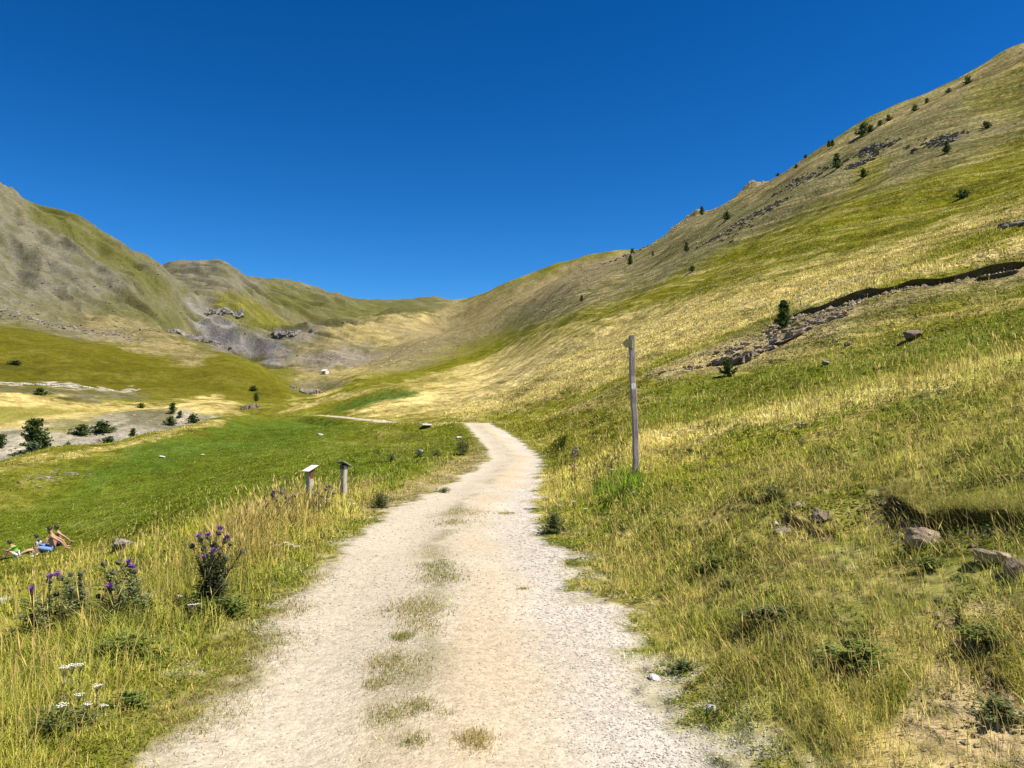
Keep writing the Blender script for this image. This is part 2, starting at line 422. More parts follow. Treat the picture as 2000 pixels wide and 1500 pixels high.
# rocky knolls that show over the right skyline
KNOLLS = []
for px, py, r, a, w_ in ((1466, 378, 448, 5.2, 7.0), (1357, 424, 500, 4.6, 11.0), (1318, 442, 515, 3.6, 11.0)):
    q = P(px, py, r); KNOLLS.append((q.x, q.y, a, w_))
ALONG = np.array((-.22, .975))
def height(x, y, full=False):
    r = np.maximum(np.hypot(x, y), .31); th = np.arctan2(x, y); lr = np.log(r)
    z = base_v(th, lr) * r
    d, zr, wd = road_info(x, y)
    ad = np.abs(d)
    wv = np.where(r > 85, 5.0, 1.5)
    verge = sstep(.1, wv, ad - wd / 2 + .4 * vnoise(x / 1.7, y / 1.7, 5))
    # self-similar relief
    n = np.zeros_like(z)
    for k in range(13):
        Lk = .18 * 2 ** k
        wt = sstep(.008, .03, Lk / r) * (1 - sstep(.16, .5, Lk / r))
        if k < 3: wt = np.maximum(wt, (r < 14) * 1.0) if Lk / 14 > .008 else wt
        if wt.max() < 1e-3: continue
        n += wt * Lk * (.05 if k > 2 else .045) * vnoise(x / Lk + k * 7.7, y / Lk - k * 3.3, 100 + k)
    far = sstep(250, 700, r)
    right = sstep(-.02, .12, th + .1) * (1 - far)
    u = x * ALONG[0] + y * ALONG[1]; w_ = x * ALONG[1] - y * ALONG[0]
    terr = fbm(u / 34, w_ / 3.2, 31, 3) * .2 + fbm(u / 90, w_ / 9, 37, 2) * .4
    n += right * sstep(30, 70, r) * terr
    # gullies running down the far slopes
    left = 1 - sstep(-.25, -.12, th)
    a1 = x * .55 + y * .83; b1 = x * .83 - y * .55
    g = 1 - np.abs(fbm(b1 / 260, a1 / 75, 41, 4, .55)) * 2
    g2 = 1 - np.abs(fbm(b1 / 90, a1 / 28, 43, 3, .55)) * 2
    n += far * left * ((g - .62) * 20 + (g2 - .62) * 7.0) * sstep(500, 900, r)
    g3 = 1 - np.abs(fbm(x / 300, y / 110, 45, 4, .55)) * 2
    n += far * (1 - left) * (g3 - .6) * 14 * sstep(800, 1300, r)
    z = z + n * (.25 + .75 * verge)
    for kx, ky, ka, kw in KNOLLS:
        m = np.hypot(x - kx, y - ky) < kw * 2.6
        if m.any(): z[m] += ka * np.exp(-((x[m] - kx) ** 2 + (y[m] - ky) ** 2) / kw ** 2) * (1 + .35 * vnoise(x[m] / (kw * .4), y[m] / (kw * .4), 47) + .2 * vnoise(x[m] / (kw * .15), y[m] / (kw * .15), 48))
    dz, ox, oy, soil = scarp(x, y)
    z = z + dz
    prof = .025 * np.exp(-(d / .35) ** 2) - .03 * np.exp(-((ad - .78) / .35) ** 2) + .008 * vnoise(x / .5, y / .5, 7) + .012 * vnoise(x / 1.3, y / 1.3, 8)
    z = z * verge + (1 - verge) * (zr + prof)
    if full: return z, d, wd, ox, oy, soil
    return z

def hgt(x, y):
    return float(height(np.array([float(x)]), np.array([float(y)]))[0])

def on(px, py, r, dz=0.0):
    """ground point on the bearing of px at map distance r near where py looks down on it"""
    p = P(px, py, r)
    return Vector((p.x, p.y, hgt(p.x, p.y) + dz))

def hit(px, py, r0=2.5, r1=3000):
    """first ground point seen at (px, py)"""
    d = ray(px, py); d = d / math.hypot(d[0], d[1])
    rr = np.exp(np.linspace(math.log(r0), math.log(r1), 2600))
    zz = height(d[0] * rr, d[1] * rr)
    k = np.flatnonzero(zz >= EYE + d[2] * rr)
    if not len(k): return None
    i = k[0]; return Vector((d[0] * rr[i], d[1] * rr[i], zz[i]))

def at(px, py, r):
    """where the ground is seen at (px, py), looking for it near map distance r"""
    p = hit(px, py, r * .72, r * 1.4)
    return p if p is not None else on(px, py, r)
# ------------------------------------------------------------------ what grows where
C = {k: np.array(v) for k, v in dict(
    meadow=(.092, .120, .010), emerald=(.058, .112, .014), olive=(.154, .146, .018), lime=(.152, .148, .010), moss=(.098, .098, .020), slope=(.104, .095, .007),
    gold=(.450, .345, .120), straw=(.520, .405, .165), tan=(.250, .195, .090), scree=(.185, .156, .096), rock=(.215, .188, .140), shale=(.168, .150, .115),
    purple=(.225, .205, .205), soil=(.380, .280, .160), pale=(.430, .375, .280), bed=(.290, .255, .190), bedgrey=(.265, .238, .200), gravel=(.385, .334, .260), drab=(.130, .117, .062), dark=(.060, .085, .018)).items()}
# (colour, strength, nearest, farthest, softness, outline, grass height, grass density, straw share)
COVER = [
 # left mountain and valley head
 ('drab', .9, 560, 9000, 25, [(-900, 100), (420, 100), (900, 560), (900, 700), (560, 720), (300, 680), (-900, 640)], .0, 0, 0),
 ('shale', .65, 560, 9000, 25, [(-900, 100), (0, 350), (60, 430), (160, 480), (260, 560), (180, 590), (60, 590), (-900, 600)], 0, 0, 0),
 ('moss', .75, 560, 9000, 14, [(55, 395), (150, 415), (230, 480), (330, 560), (300, 575), (220, 530), (140, 470), (70, 430)], 0, 0, 0),
 ('shale', .55, 900, 9000, 14, [(300, 500), (440, 505), (520, 570), (420, 570), (360, 560), (320, 540)], 0, 0, 0),
 ('moss', .5, 560, 9000, 18, [(200, 590), (420, 620), (330, 660), (200, 640)], 0, 0, 0),
 ('shale', .5, 600, 9000, 14, [(330, 560), (450, 600), (420, 640), (360, 610)], 0, 0, 0),
 ('purple', .95, 560, 9000, 10, [(370, 590), (425, 610), (475, 612), (480, 650), (520, 655), (575, 690), (545, 712), (480, 690), (430, 690), (400, 650)], 0, 0, 0),
 ('rock', .9, 560, 9000, 7, [(400, 608), (475, 608), (478, 630), (430, 625)], 0, 0, 0),
 ('olive', .8, 560, 9000, 10, [(430, 570), (520, 600), (600, 640), (540, 650), (480, 640), (440, 610)], 0, 0, 0),
 ('rock', .8, 560, 9000, 7, [(525, 645), (560, 640), (630, 640), (600, 660), (560, 665)], 0, 0, 0),
 ('moss', .7, 900, 9000, 14, [(500, 560), (640, 585), (880, 595), (860, 625), (640, 625), (540, 600)], 0, 0, 0),
 ('tan', .7, 600, 9000, 14, [(545, 700), (650, 638), (760, 618), (850, 608), (870, 640), (800, 700), (700, 730), (600, 745)], 0, 0, 0),
 ('gold', .4, 600, 9000, 12, [(640, 640), (760, 618), (860, 612), (820, 670), (720, 675), (650, 660)], 0, 0, 0),
 ('purple', .45, 500, 9000, 12, [(560, 700), (680, 672), (760, 690), (700, 720), (620, 720)], 0, 0, 0),
 ('gold', .45, 400, 1000, 12, [(590, 735), (700, 715), (800, 705), (740, 735), (640, 750)], 0, 0, 0),
 ('scree', .7, 380, 1000, 8, [(560, 745), (680, 735), (660, 760), (610, 775), (580, 765)], 0, 0, 0),
 # right back ridge
 ('tan', .85, 420, 9000, 14, [(870, 596), (1000, 555), (1160, 500), (1240, 500), (1150, 590), (1000, 660), (860, 710), (740, 735), (700, 720), (820, 650)], 0, 0, 0),
 ('scree', .5, 420, 9000, 14, [(900, 650), (1050, 590), (1150, 590), (980, 670), (800, 725), (760, 725)], 0, 0, 0),
 ('tan', .9, 435, 560, 8, [(1280, 470), (1300, 430), (1360, 400), (1480, 330), (1500, 370), (1390, 440)], 0, 0, 0),
 # left slope
 ('slope', .8, 330, 700, 18, [(-900, 560), (0, 600), (330, 650), (460, 690), (600, 775), (520, 795), (380, 775), (-900, 760)], .3, .3, .3),
 ('slope', .95, 330, 700, 30, [(-900, 600), (0, 655), (190, 690), (300, 720), (440, 745), (400, 770), (250, 755), (0, 740), (-900, 740)], .2, .3, .1),
 ('tan', .75, 400, 760, 14, [(180, 610), (330, 650), (420, 690), (380, 710), (280, 690), (150, 650)], 0, 0, 0),
 ('rock', .4, 480, 800, 7, [(-200, 570), (0, 590), (90, 615), (180, 645), (260, 650), (250, 668), (150, 665), (60, 640), (-200, 620)], 0, 0, 0),
 ('drab', .9, 250, 420, 6, [(-900, 752), (0, 756), (270, 768), (300, 772), (180, 782), (0, 772), (-900, 770)], .2, .3, .2),
 ('pale', .8, 340, 400, 2.5, [(-900, 742), (0, 746), (120, 750), (270, 762), (265, 766), (120, 755), (0, 750), (-900, 747)], 0, 0, 0),
 ('gold', .9, 215, 330, 7, [(-900, 765), (0, 772), (140, 777), (230, 790), (330, 782), (440, 778), (480, 806), (380, 806), (280, 800), (130, 822), (0, 838), (-900, 840)], .3, .5, .6),
 ('olive', .7, 215, 300, 7, [(-100, 800), (60, 796), (200, 800), (120, 812), (0, 825), (-100, 830)], .3, .5, .6),
 ('bed', .85, 150, 262, 9, [(-900, 850), (0, 838), (140, 820), (290, 803), (390, 806), (440, 812), (380, 840), (270, 870), (160, 900), (0, 940), (-900, 1000)], 0, 0, 0),
 ('pale', .6, 150, 262, 7, [(-200, 855), (0, 858), (50, 850), (60, 880), (0, 890), (-200, 900)], 0, 0, 0),
 ('bedgrey', .75, 150, 262, 7, [(-400, 890), (0, 890), (60, 885), (200, 850), (330, 835), (300, 860), (140, 900), (0, 940), (-400, 980)], 0, 0, 0),
 ('drab', .8, 150, 262, 8, [(250, 800), (330, 800), (350, 830), (280, 845), (240, 830)], 0, 0, 0),
 ('olive', .7, 150, 262, 6, [(70, 835), (200, 812), (180, 828), (80, 850)], 0, 0, 0),
 ('gold', .5, 255, 420, 6, [(540, 795), (640, 770), (760, 752), (830, 748), (700, 765), (600, 790)], .3, .5, .5),
 # meadow
 ('meadow', .95, 12, 215, 22, [(-900, 1010), (0, 925), (160, 892), (270, 868), (380, 842), (450, 818), (545, 810), (640, 814), (770, 828), (900, 828), (915, 845), (890, 890), (800, 935), (700, 960), (560, 985), (420, 1000), (280, 1060), (60, 1140), (-900, 1250)], .12, .9, .12),
 ('emerald', .42, 60, 215, 18, [(250, 880), (400, 840), (560, 812), (700, 822), (640, 850), (420, 890), (300, 930), (150, 960)], .1, .9, .05),
 ('olive', .65, 12, 130, 20, [(-900, 1000), (0, 915), (160, 880), (270, 855), (260, 880), (150, 920), (60, 990), (-900, 1100)], .15, .8, .3),
 ('gold', .55, 80, 180, 5, [(-900, 1000), (0, 912), (160, 879), (270, 852), (380, 829), (450, 813), (450, 818), (380, 838), (270, 864), (160, 890), (0, 925), (-900, 1010)], .3, .9, .6),
 ('olive', .8, 12, 60, 25, [(-900, 1180), (0, 1100), (120, 1060), (280, 1030), (380, 1010), (420, 1040), (300, 1110), (100, 1180), (-900, 1300)], .13, .9, .3),
 ('olive', .5, 40, 110, 14, [(650, 850), (850, 835), (900, 850), (840, 880), (700, 870)], .15, .9, .25),
 # right hillside
 ('lime', .9, 27, 700, 30, [(560, 800), (800, 720), (1000, 640), (1200, 540), (1450, 400), (1700, 260), (2000, 100), (3600, -300), (3600, 700), (2000, 560), (1500, 700), (1100, 830), (800, 830)], .3, .6, .25),
 ('scree', .62, 90, 900, 20, [(1150, 508), (1300, 450), (1450, 372), (1700, 240), (2000, 85), (3000, -300), (3000, 150), (2000, 265), (1800, 345), (1660, 385), (1560, 425), (1440, 480), (1330, 535), (1200, 590), (1080, 620), (1020, 640), (1060, 590)], .0, 0, 0),
 ('lime', .75, 90, 900, 14, [(1690, 310), (1740, 310), (1720, 350), (1650, 390), (1600, 400), (1660, 360)], .2, .5, .1),
 ('olive', .6, 90, 700, 20, [(1880, 150), (2000, 110), (2400, 0), (2400, 180), (2000, 230), (1900, 220)], .2, .4, .2),
 ('tan', .75, 150, 900, 8, [(1440, 380), (1560, 318), (1700, 242), (1850, 172), (2000, 84), (3000, -300), (3000, -260), (2000, 120), (1850, 200), (1700, 265), (1570, 340), (1450, 392)], .2, .4, .5),
 ('lime', .6, 60, 700, 16, [(880, 725), (1050, 640), (1200, 590), (1450, 480), (1650, 390), (2000, 320), (3000, 200), (3000, 330), (2000, 390), (1700, 470), (1500, 520), (1300, 590), (1050, 670), (900, 740)], .3, .6, .15),
 ('gold', .85, 40, 420, 18, [(690, 808), (780, 760), (900, 715), (1000, 690), (1150, 635), (1330, 590), (1500, 545), (1650, 510), (1760, 470), (2000, 395), (3000, 250), (3000, 290), (2000, 425), (1850, 470), (1720, 540), (1620, 575), (1540, 600), (1400, 655), (1260, 712), (1150, 752), (1000, 800), (900, 815), (760, 818)], .42, .9, .8),
 ('straw', .5, 60, 420, 12, [(780, 790), (950, 730), (1150, 665), (1350, 610), (1500, 570), (1400, 630), (1200, 705), (1000, 770), (860, 800)], .42, .9, .9),
 ('gold', .5, 60, 420, 6, [(880, 715), (1000, 672), (1150, 618), (1140, 628), (1000, 690), (890, 728)], .4, .8, .8),
 ('straw', .7, 40, 200, 7, [(1540, 590), (1640, 550), (1800, 520), (1900, 500), (2000, 470), (2000, 484), (1880, 520), (1780, 540), (1650, 578), (1560, 605)], .6, .8, .9),
 ('emerald', .85, 170, 420, 6, [(630, 800), (700, 780), (780, 758), (825, 760), (800, 775), (700, 798), (660, 806)], .2, .5, 0),
 ('olive', .8, 170, 420, 10, [(560, 800), (700, 762), (900, 722), (880, 740), (800, 755), (680, 785), (600, 806)], .2, .5, .2),
 ('gold', .6, 170, 420, 5, [(555, 798), (640, 768), (760, 752), (900, 720), (900, 726), (760, 760), (640, 778), (560, 804)], .3, .6, .6),
 # below the eroded edge
 ('olive', .85, 24, 62, 16, [(1000, 830), (1100, 780), (1250, 730), (1420, 660), (1540, 610), (1700, 585), (2000, 510), (3000, 350), (3000, 700), (2000, 680), (1700, 745), (1400, 810), (1200, 845)], .16, .9, .25),
 ('scree', .3, 36, 60, 16, [(1270, 730), (1400, 670), (1540, 610), (1700, 585), (2000, 515), (2000, 560), (1800, 600), (1640, 650), (1500, 710), (1320, 735)], .12, .7, .3),
 ('soil', .38, 38, 60, 12, [(1480, 655), (1560, 620), (1660, 590), (1800, 560), (2000, 505), (2000, 545), (1850, 570), (1720, 595), (1640, 630), (1580, 660), (1480, 700), (1400, 715), (1300, 735), (1260, 730), (1320, 700)], .10, .6, .3),
 ('meadow', .55, 20, 46, 20, [(1250, 760), (1500, 720), (1700, 690), (2000, 600), (2400, 560), (2400, 660), (2000, 680), (1700, 740), (1400, 800), (1260, 820)], .18, .9, .15),
 ('tan', .5, 30, 62, 12, [(1090, 770), (1200, 750), (1240, 760), (1140, 780), (1080, 790)], .15, .6, .4),
 # the near brow and the bank down to the track
 ('lime', .75, 2, 24, 26, [(1010, 870), (1250, 840), (1500, 795), (1700, 755), (2000, 690), (3600, 500), (3600, 1700), (1300, 1700), (1250, 1300), (1080, 1080), (1020, 1000)], .10, 1, .22),
 ('straw', .7, 11, 26, 16, [(1230, 855), (1450, 808), (1700, 757), (2000, 692), (2600, 600), (2600, 650), (2000, 740), (1700, 800), (1450, 845), (1260, 880)], .22, 1, .85),
 ('gold', .5, 9, 26, 18, [(1030, 950), (1060, 890), (1250, 850), (1420, 850), (1350, 910), (1180, 960), (1060, 1010)], .26, 1, .7),
 ('olive', .6, 6, 12, 22, [(1200, 960), (1600, 900), (1750, 960), (1700, 1060), (1400, 1090), (1200, 1060)], .09, 1, .25),
 ('gold', .45, 3, 9, 24, [(1080, 1080), (1200, 1150), (1350, 1250), (1600, 1350), (1600, 1500), (1500, 1560), (1250, 1260), (1090, 1110)], .12, 1, .5),
 ('drab', .5, 3, 8, 24, [(1350, 1120), (1600, 1080), (1850, 1150), (1850, 1320), (1600, 1330), (1400, 1260)], .08, .9, .3),
 ('soil', .9, 3, 6.5, 15, [(1790, 1340), (1840, 1270), (1900, 1330), (2000, 1380), (2300, 1450), (2300, 1600), (1600, 1600), (1660, 1470), (1740, 1400)], .1, .28, .4),
 ('soil', .85, 4, 9, 9, [(1580, 1090), (1660, 1060), (1710, 1090), (1680, 1110), (1600, 1120)], .1, .3, .4),
 ('soil', .8, 4, 8, 7, [(1610, 1200), (1660, 1200), (1690, 1215), (1640, 1225)], .1, .3, .4),
 ('soil', .6, 4, 8, 12, [(1440, 1360), (1530, 1350), (1530, 1400), (1450, 1400)], .12, .4, .5),
 ('soil', .7, 4, 9, 10, [(1760, 1130), (1860, 1100), (1990, 1140), (2000, 1230), (1900, 1200)], .12, .4, .4),
 ('emerald', .9, 10, 20, 10, [(1150, 965), (1175, 935), (1225, 918), (1262, 925), (1250, 955), (1200, 975)], .3, 1, .0),
 ('meadow', .7, 6, 14, 14, [(1120, 1030), (1200, 970), (1280, 970), (1300, 1010), (1220, 1050)], .14, 1, .1),
 ('lime', .7, 3.5, 9, 18, [(1650, 880), (1800, 840), (2000, 830), (2300, 850), (2200, 960), (1900, 950), (1700, 930)], .2, 1, .3),
 ('meadow', .5, 3, 9, 18, [(1380, 1090), (1560, 1080), (1720, 1120), (1700, 1250), (1560, 1260), (1420, 1180)], .1, 1, .1),
 ('meadow', .5, 3, 6, 16, [(1340, 1480), (1420, 1380), (1600, 1400), (1650, 1500), (1600, 1600), (1400, 1600)], .09, 1, .25),
 # left verge: tall dry grass
 ('lime', .85, 2, 15, 20, [(-900, 1280), (60, 1180), (260, 1090), (420, 1020), (560, 975), (700, 960), (720, 990), (660, 1060), (590, 1120), (520, 1170), (420, 1240), (330, 1300), (180, 1420), (60, 1560), (-900, 1700)], .22, 1, .3),
 ('gold', .6, 2, 24, 18, [(480, 1000), (560, 965), (700, 965), (740, 960), (700, 1010), (640, 1060), (560, 1080), (460, 1060)], .28, 1, .6),
 ('meadow', .7, 3, 12, 16, [(160, 1240), (300, 1200), (480, 1130), (600, 1100), (560, 1140), (480, 1190), (380, 1250), (260, 1310), (150, 1310)], .3, 1, .15),
 ('tan', .75, 14, 60, 12, [(700, 985), (780, 950), (880, 905), (930, 870), (960, 890), (900, 940), (800, 990), (730, 1010), (690, 1010)], .08, .35, .8),
 ('olive', .6, 2, 8, 14, [(260, 1330), (400, 1260), (520, 1170), (620, 1090), (650, 1090), (560, 1190), (470, 1290), (400, 1400), (200, 1560), (100, 1500)], .09, .8, .5),
]

def poly_mask(px, py, poly, soft):
    """1 inside the outline, fading to 0 over soft pixels outside"""
    q = np.array(poly, dtype=float)
    out = np.zeros(px.shape)
    m = (px > q[:, 0].min() - soft) & (px < q[:, 0].max() + soft) & (py > q[:, 1].min() - soft) & (py < q[:, 1].max() + soft)
    if not m.any(): return out
    X, Y = px[m], py[m]
    ins = np.zeros(X.shape, bool); d2 = np.full(X.shape, 1e12)
    for a, b in zip(q, np.roll(q, -1, axis=0)):
        e = b - a
        c = ((a[1] > Y) != (b[1] > Y)) & (X < e[0] * (Y - a[1]) / (e[1] if abs(e[1]) > 1e-9 else 1e-9) + a[0])
        ins ^= c
        t = np.clip(((X - a[0]) * e[0] + (Y - a[1]) * e[1]) / (e @ e + 1e-9), 0, 1)
        d2 = np.minimum(d2, (X - a[0] - t * e[0]) ** 2 + (Y - a[1] - t * e[1]) ** 2)
    d = np.sqrt(d2) * np.where(ins, 1, -1)
    out[m] = sstep(-soft, soft, d)
    return out

def cover(x, y, z, d, wd, soil=None):
    """ground colour, grass height, grass density, straw share, gravel share"""
    r = np.hypot(x, y) + .01; th = np.arctan2(x, y); lr = np.log(r)
    px, py = project(x, y, z)
    nA = fbm(th * 26, lr * 22, 201, 4); nB = fbm(th * 26 + 40, lr * 22, 205, 4); nC = fbm(th * 110, lr * 90, 209, 3)
    wx, wy = px + 26 * nA + 8 * nC, py + 13 * nB + 5 * nC
    col = np.broadcast_to(C['olive'], (len(x), 3)).copy()
    gh = np.full(x.shape, .2); gd = np.full(x.shape, .8); gs = np.full(x.shape, .3)
    # break-up of every patch in clumps of its own size
    u = x * ALONG[0] + y * ALONG[1]; w_ = x * ALONG[1] - y * ALONG[0]
    streak = fbm(u / 26, w_ / 2.6 + z / 2.4, 211, 4, .6)
    clump = np.zeros_like(x)
    for k in range(11):
        Lk = .12 * 2 ** k
        wt = sstep(.0008, .003, Lk / r) * (1 - sstep(.05, .16, Lk / r * (1 + 3 * sstep(400, 600, r))))
        if wt.max() < 1e-3: continue
        clump += wt * .5 * vnoise(x / Lk + 3.3 * k, y / Lk, 230 + k)
    for name, st, r0, r1, soft, poly, h, dn, sw in COVER:
        m = (r > r0 * .92) & (r < r1 * 1.08)
        if not m.any(): continue
        idx = np.flatnonzero(m)
        k = poly_mask(wx[idx], wy[idx], poly, soft)
        hit_ = k > 1e-3
        idx = idx[hit_]; k = k[hit_]
        if not len(idx): continue
        k = k * sstep(r0 * .92, r0, r[idx]) * (1 - sstep(r1, r1 * 1.08, r[idx]))
        brk = .5 + .5 * np.where(r[idx] > 27, np.where(x[idx] > -8, streak[idx] * 1.1 + .25 + clump[idx] * .4, clump[idx] * 1.0), clump[idx])
        k = np.clip(k * st * (1 + .7 * (brk - .5)) + (k * (1 - k)) * (brk - .5) * 1.6, 0, 1)
        col[idx] += (C[name] - col[idx]) * k[:, None]
        gh[idx] += (h - gh[idx]) * k; gd[idx] += (dn - gd[idx]) * k; gs[idx] += (sw - gs[idx]) * k
    # streaks of dry and green along the contour on the right hillside
    hill = sstep(27, 40, r) * (1 - sstep(500, 800, r)) * sstep(-15, 15, x + 12)
    k = hill * sstep(.12, .55, streak) * .55; col += (C['gold'] - col) * k[:, None]; gs += (.8 - gs) * k
    k = hill * sstep(.12, .55, -streak) * .5; col += (C['moss'] - col) * k[:, None]
    streak2 = fbm(u / 60, (w_ + z * .8) / 1.3, 215, 3, .6)
    k = hill * sstep(.2, .6, streak2) * .4 * sstep(60, 110, r); col += (C['straw'] - col) * k[:, None]
    k = hill * sstep(.2, .6, -streak2) * .4 * sstep(60, 110, r); col += (C['moss'] * .9 - col) * k[:, None]
    far = sstep(480, 800, r)
    a1 = x * .55 + y * .83; b1 = x * .83 - y * .55
    sl = np.where(x < 0, fbm(b1 / 70, a1 / 11, 271, 4, .6), fbm(x / 14, y / 80, 273, 4, .6))
    k = far * sstep(.1, .5, sl) * .5; col += (C['scree'] - col) * k[:, None]
    k = far * sstep(.1, .5, -sl) * .45; col += (C['moss'] - col) * k[:, None]
    v = 1 + (.30 - .12 * far) * clump + .12 * nC
    col *= np.clip(v, .5, 1.6)[:, None]
    k = sstep(.1, .7, clump) * .25; col += (col[:, [0, 0, 0]] * np.array((1.05, .85, .35)) - col) * k[:, None]
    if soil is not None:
        k = np.clip(soil * 1.25, 0, 1) * (.7 + .3 * nC); shaded_earth = np.array((.075, .052, .032))[None] * np.ones((len(x), 1)) * (1 + .35 * nC)[:, None]  # bare scarp earth, darkened to paint in the shade under the turf lip
        col += (shaded_earth - col) * k[:, None]; gd *= 1 - .9 * np.clip(k, 0, 1)
    pt = fbm(x / .75, y / .75, 285, 3); nb = (1 - sstep(14, 24, r)) * (x > 0)
    kk = nb * sstep(.1, .45, pt) * .55; col += (np.array((.30, .24, .075)) - col) * kk[:, None]; gs += (.75 - gs) * kk
    kk = nb * sstep(.1, .45, -pt) * .6; col += (np.array((.115, .155, .012)) - col) * kk[:, None]; gs += (.08 - gs) * kk
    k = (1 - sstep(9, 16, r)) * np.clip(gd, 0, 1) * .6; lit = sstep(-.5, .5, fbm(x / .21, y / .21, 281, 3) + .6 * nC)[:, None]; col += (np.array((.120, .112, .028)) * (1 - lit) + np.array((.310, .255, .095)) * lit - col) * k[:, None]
    # the track: bare in the wheel lines, frayed at the edges, tufts on the crown
    ad = np.abs(d)
    fr = .34 * fbm(x / .9, y / .9, 251, 4) + .12 * fbm(x / .22, y / .22, 255, 2)
    edge = ad - wd / 2 + fr * np.clip(wd / 2.4, .6, 1)
    g = 1 - sstep(-.10, .22, edge)
    spill = (1 - sstep(.0, .55, edge)) * sstep(.0, .4, fbm(x / .35, y / .35, 257, 3)) * .8
    mid = np.exp(-((d + .12 + .16 * vnoise(y / 2.1, x * .2, 261)) / .17) ** 2) * sstep(.02, .35, fbm(x / .5, y / .8, 263, 3) + .12) * sstep(3.5, 5, y) * (1 - .5 * sstep(16, 24, y))
    grav = np.clip(np.maximum(g, spill), 0, 1)
    base = C['gravel'] * (1 + .10 * fbm(x / .7, y / 1.5, 265, 4))[:, None]
    warm = sstep(-.2, .45, fbm(x / 1.1, y / 2.6, 267, 3) + .25 - .9 * np.abs(d - .25) / 1.2)[:, None]
    base = base * (1 - warm) + base * np.array((.99, .93, .85)) * warm
    wk = (sstep(.25, .85, d / np.maximum(wd, .1) * 2 + .25 * fbm(x / .8, y / 1.4, 269, 3)) * .8)[:, None]; base = base * (1 - wk) + base * np.array((1.10, 1.14, 1.26)) * wk
    col += (base - col) * grav[:, None]
    km = np.clip(mid * g, 0, 1)
    col += (C['drab'] * 1.25 - col) * (km * .55)[:, None]
    gd = gd * (1 - g) ** 1.5 * (1 - .6 * spill) + km * .5
    gh = gh * (1 - .75 * (1 - sstep(.0, .9, edge))) + 0
    gh = np.where(g > .4, .035, gh)
    return np.clip(col, .01, .9), gh, gd, gs, grav, edge

# ------------------------------------------------------------------ ground material
def ground_material():
    s = NT('ground_cover')
    at = s.n('ShaderNodeAttribute', attribute_name='cover').outputs['Color']
    gv = s.n('ShaderNodeAttribute', attribute_name='gravel').outputs['Fac']
    geo = s.n('ShaderNodeNewGeometry').outputs['Position']
    n1 = s.noise(9, 3, .7, geo); n2 = s.noise(.9, 4, .75, geo); n3 = s.noise(.26, 5, .75, geo)
    f = s.math('MULTIPLY', s.math('ADD', s.math('MULTIPLY', n1.outputs['Fac'], .7), .65), s.math('ADD', s.math('MULTIPLY', n2.outputs['Fac'], 1.2), .4))
    f = s.math('MULTIPLY', f, s.math('ADD', s.math('MULTIPLY', n3.outputs['Fac'], 1.3), .4))
    cm = s.n('ShaderNodeCombineColor'); [s.l(f, cm.inputs[i]) for i in range(3)]
    soilc = s.mix(1.0, at, cm.outputs[0], 'MULTIPLY')
    # pebbles pressed into the track
    v1 = s.noise(26, coord=geo, kind='ShaderNodeTexVoronoi'); v2 = s.noise(75, coord=geo, kind='ShaderNodeTexVoronoi')
    pc = s.ramp(v1.outputs['Color'], [(0, (.84, .82, .78)), (.5, (.97, .96, .94)), (.8, (1.04, 1.03, 1.0)), (1, (1.2, 1.2, 1.16))])
    pc2 = s.ramp(v2.outputs['Color'], [(0, (.76, .74, .70)), (.6, (1.0, .99, .97)), (1, (1.2, 1.19, 1.15))])
    g1 = s.mix(1.0, at, pc, 'MULTIPLY'); g1 = s.mix(.7, g1, s.mix(1.0, g1, pc2, 'MULTIPLY'))
    fine = s.ramp(n1.outputs['Fac'], [(.3, (.84, .83, .80)), (.7, (1.1, 1.1, 1.1))])
    g1 = s.mix(.6, g1, s.mix(1.0, g1, fine, 'MULTIPLY'))
    col = s.mix(gv, soilc, g1)
    h = s.math('ADD', s.math('MULTIPLY', v1.outputs['Distance'], -.7), s.math('ADD', s.math('MULTIPLY', v2.outputs['Distance'], -.35), s.math('MULTIPLY', n1.outputs['Fac'], .8)))
    b = s.bsdf(col, 1.0, 0.0)
    b1 = s.n('ShaderNodeBump'); b1.inputs['Strength'].default_value = .5; b1.inputs['Distance'].default_value = .02; s.l(h, b1.inputs['Height'])
    b2 = s.n('ShaderNodeBump'); b2.inputs['Strength'].default_value = .55; b2.inputs['Distance'].default_value = .35; ng = s.math('SUBTRACT', 1.0, gv); s.l(s.math('MULTIPLY', ng, .35), b2.inputs['Distance']); s.l(n2.outputs['Fac'], b2.inputs['Height']); s.l(b1.outputs[0], b2.inputs['Normal'])
    b3 = s.n('ShaderNodeBump'); b3.inputs['Strength'].default_value = .5; b3.inputs['Distance'].default_value = 5.0; s.l(s.math('MULTIPLY', ng, 5.0), b3.inputs['Distance']); s.l(n3.outputs['Fac'], b3.inputs['Height']); s.l(b2.outputs[0], b3.inputs['Normal'])
    s.l(b3.outputs[0], b.inputs['Normal'])
    return s.m
M_GROUND = ground_material()

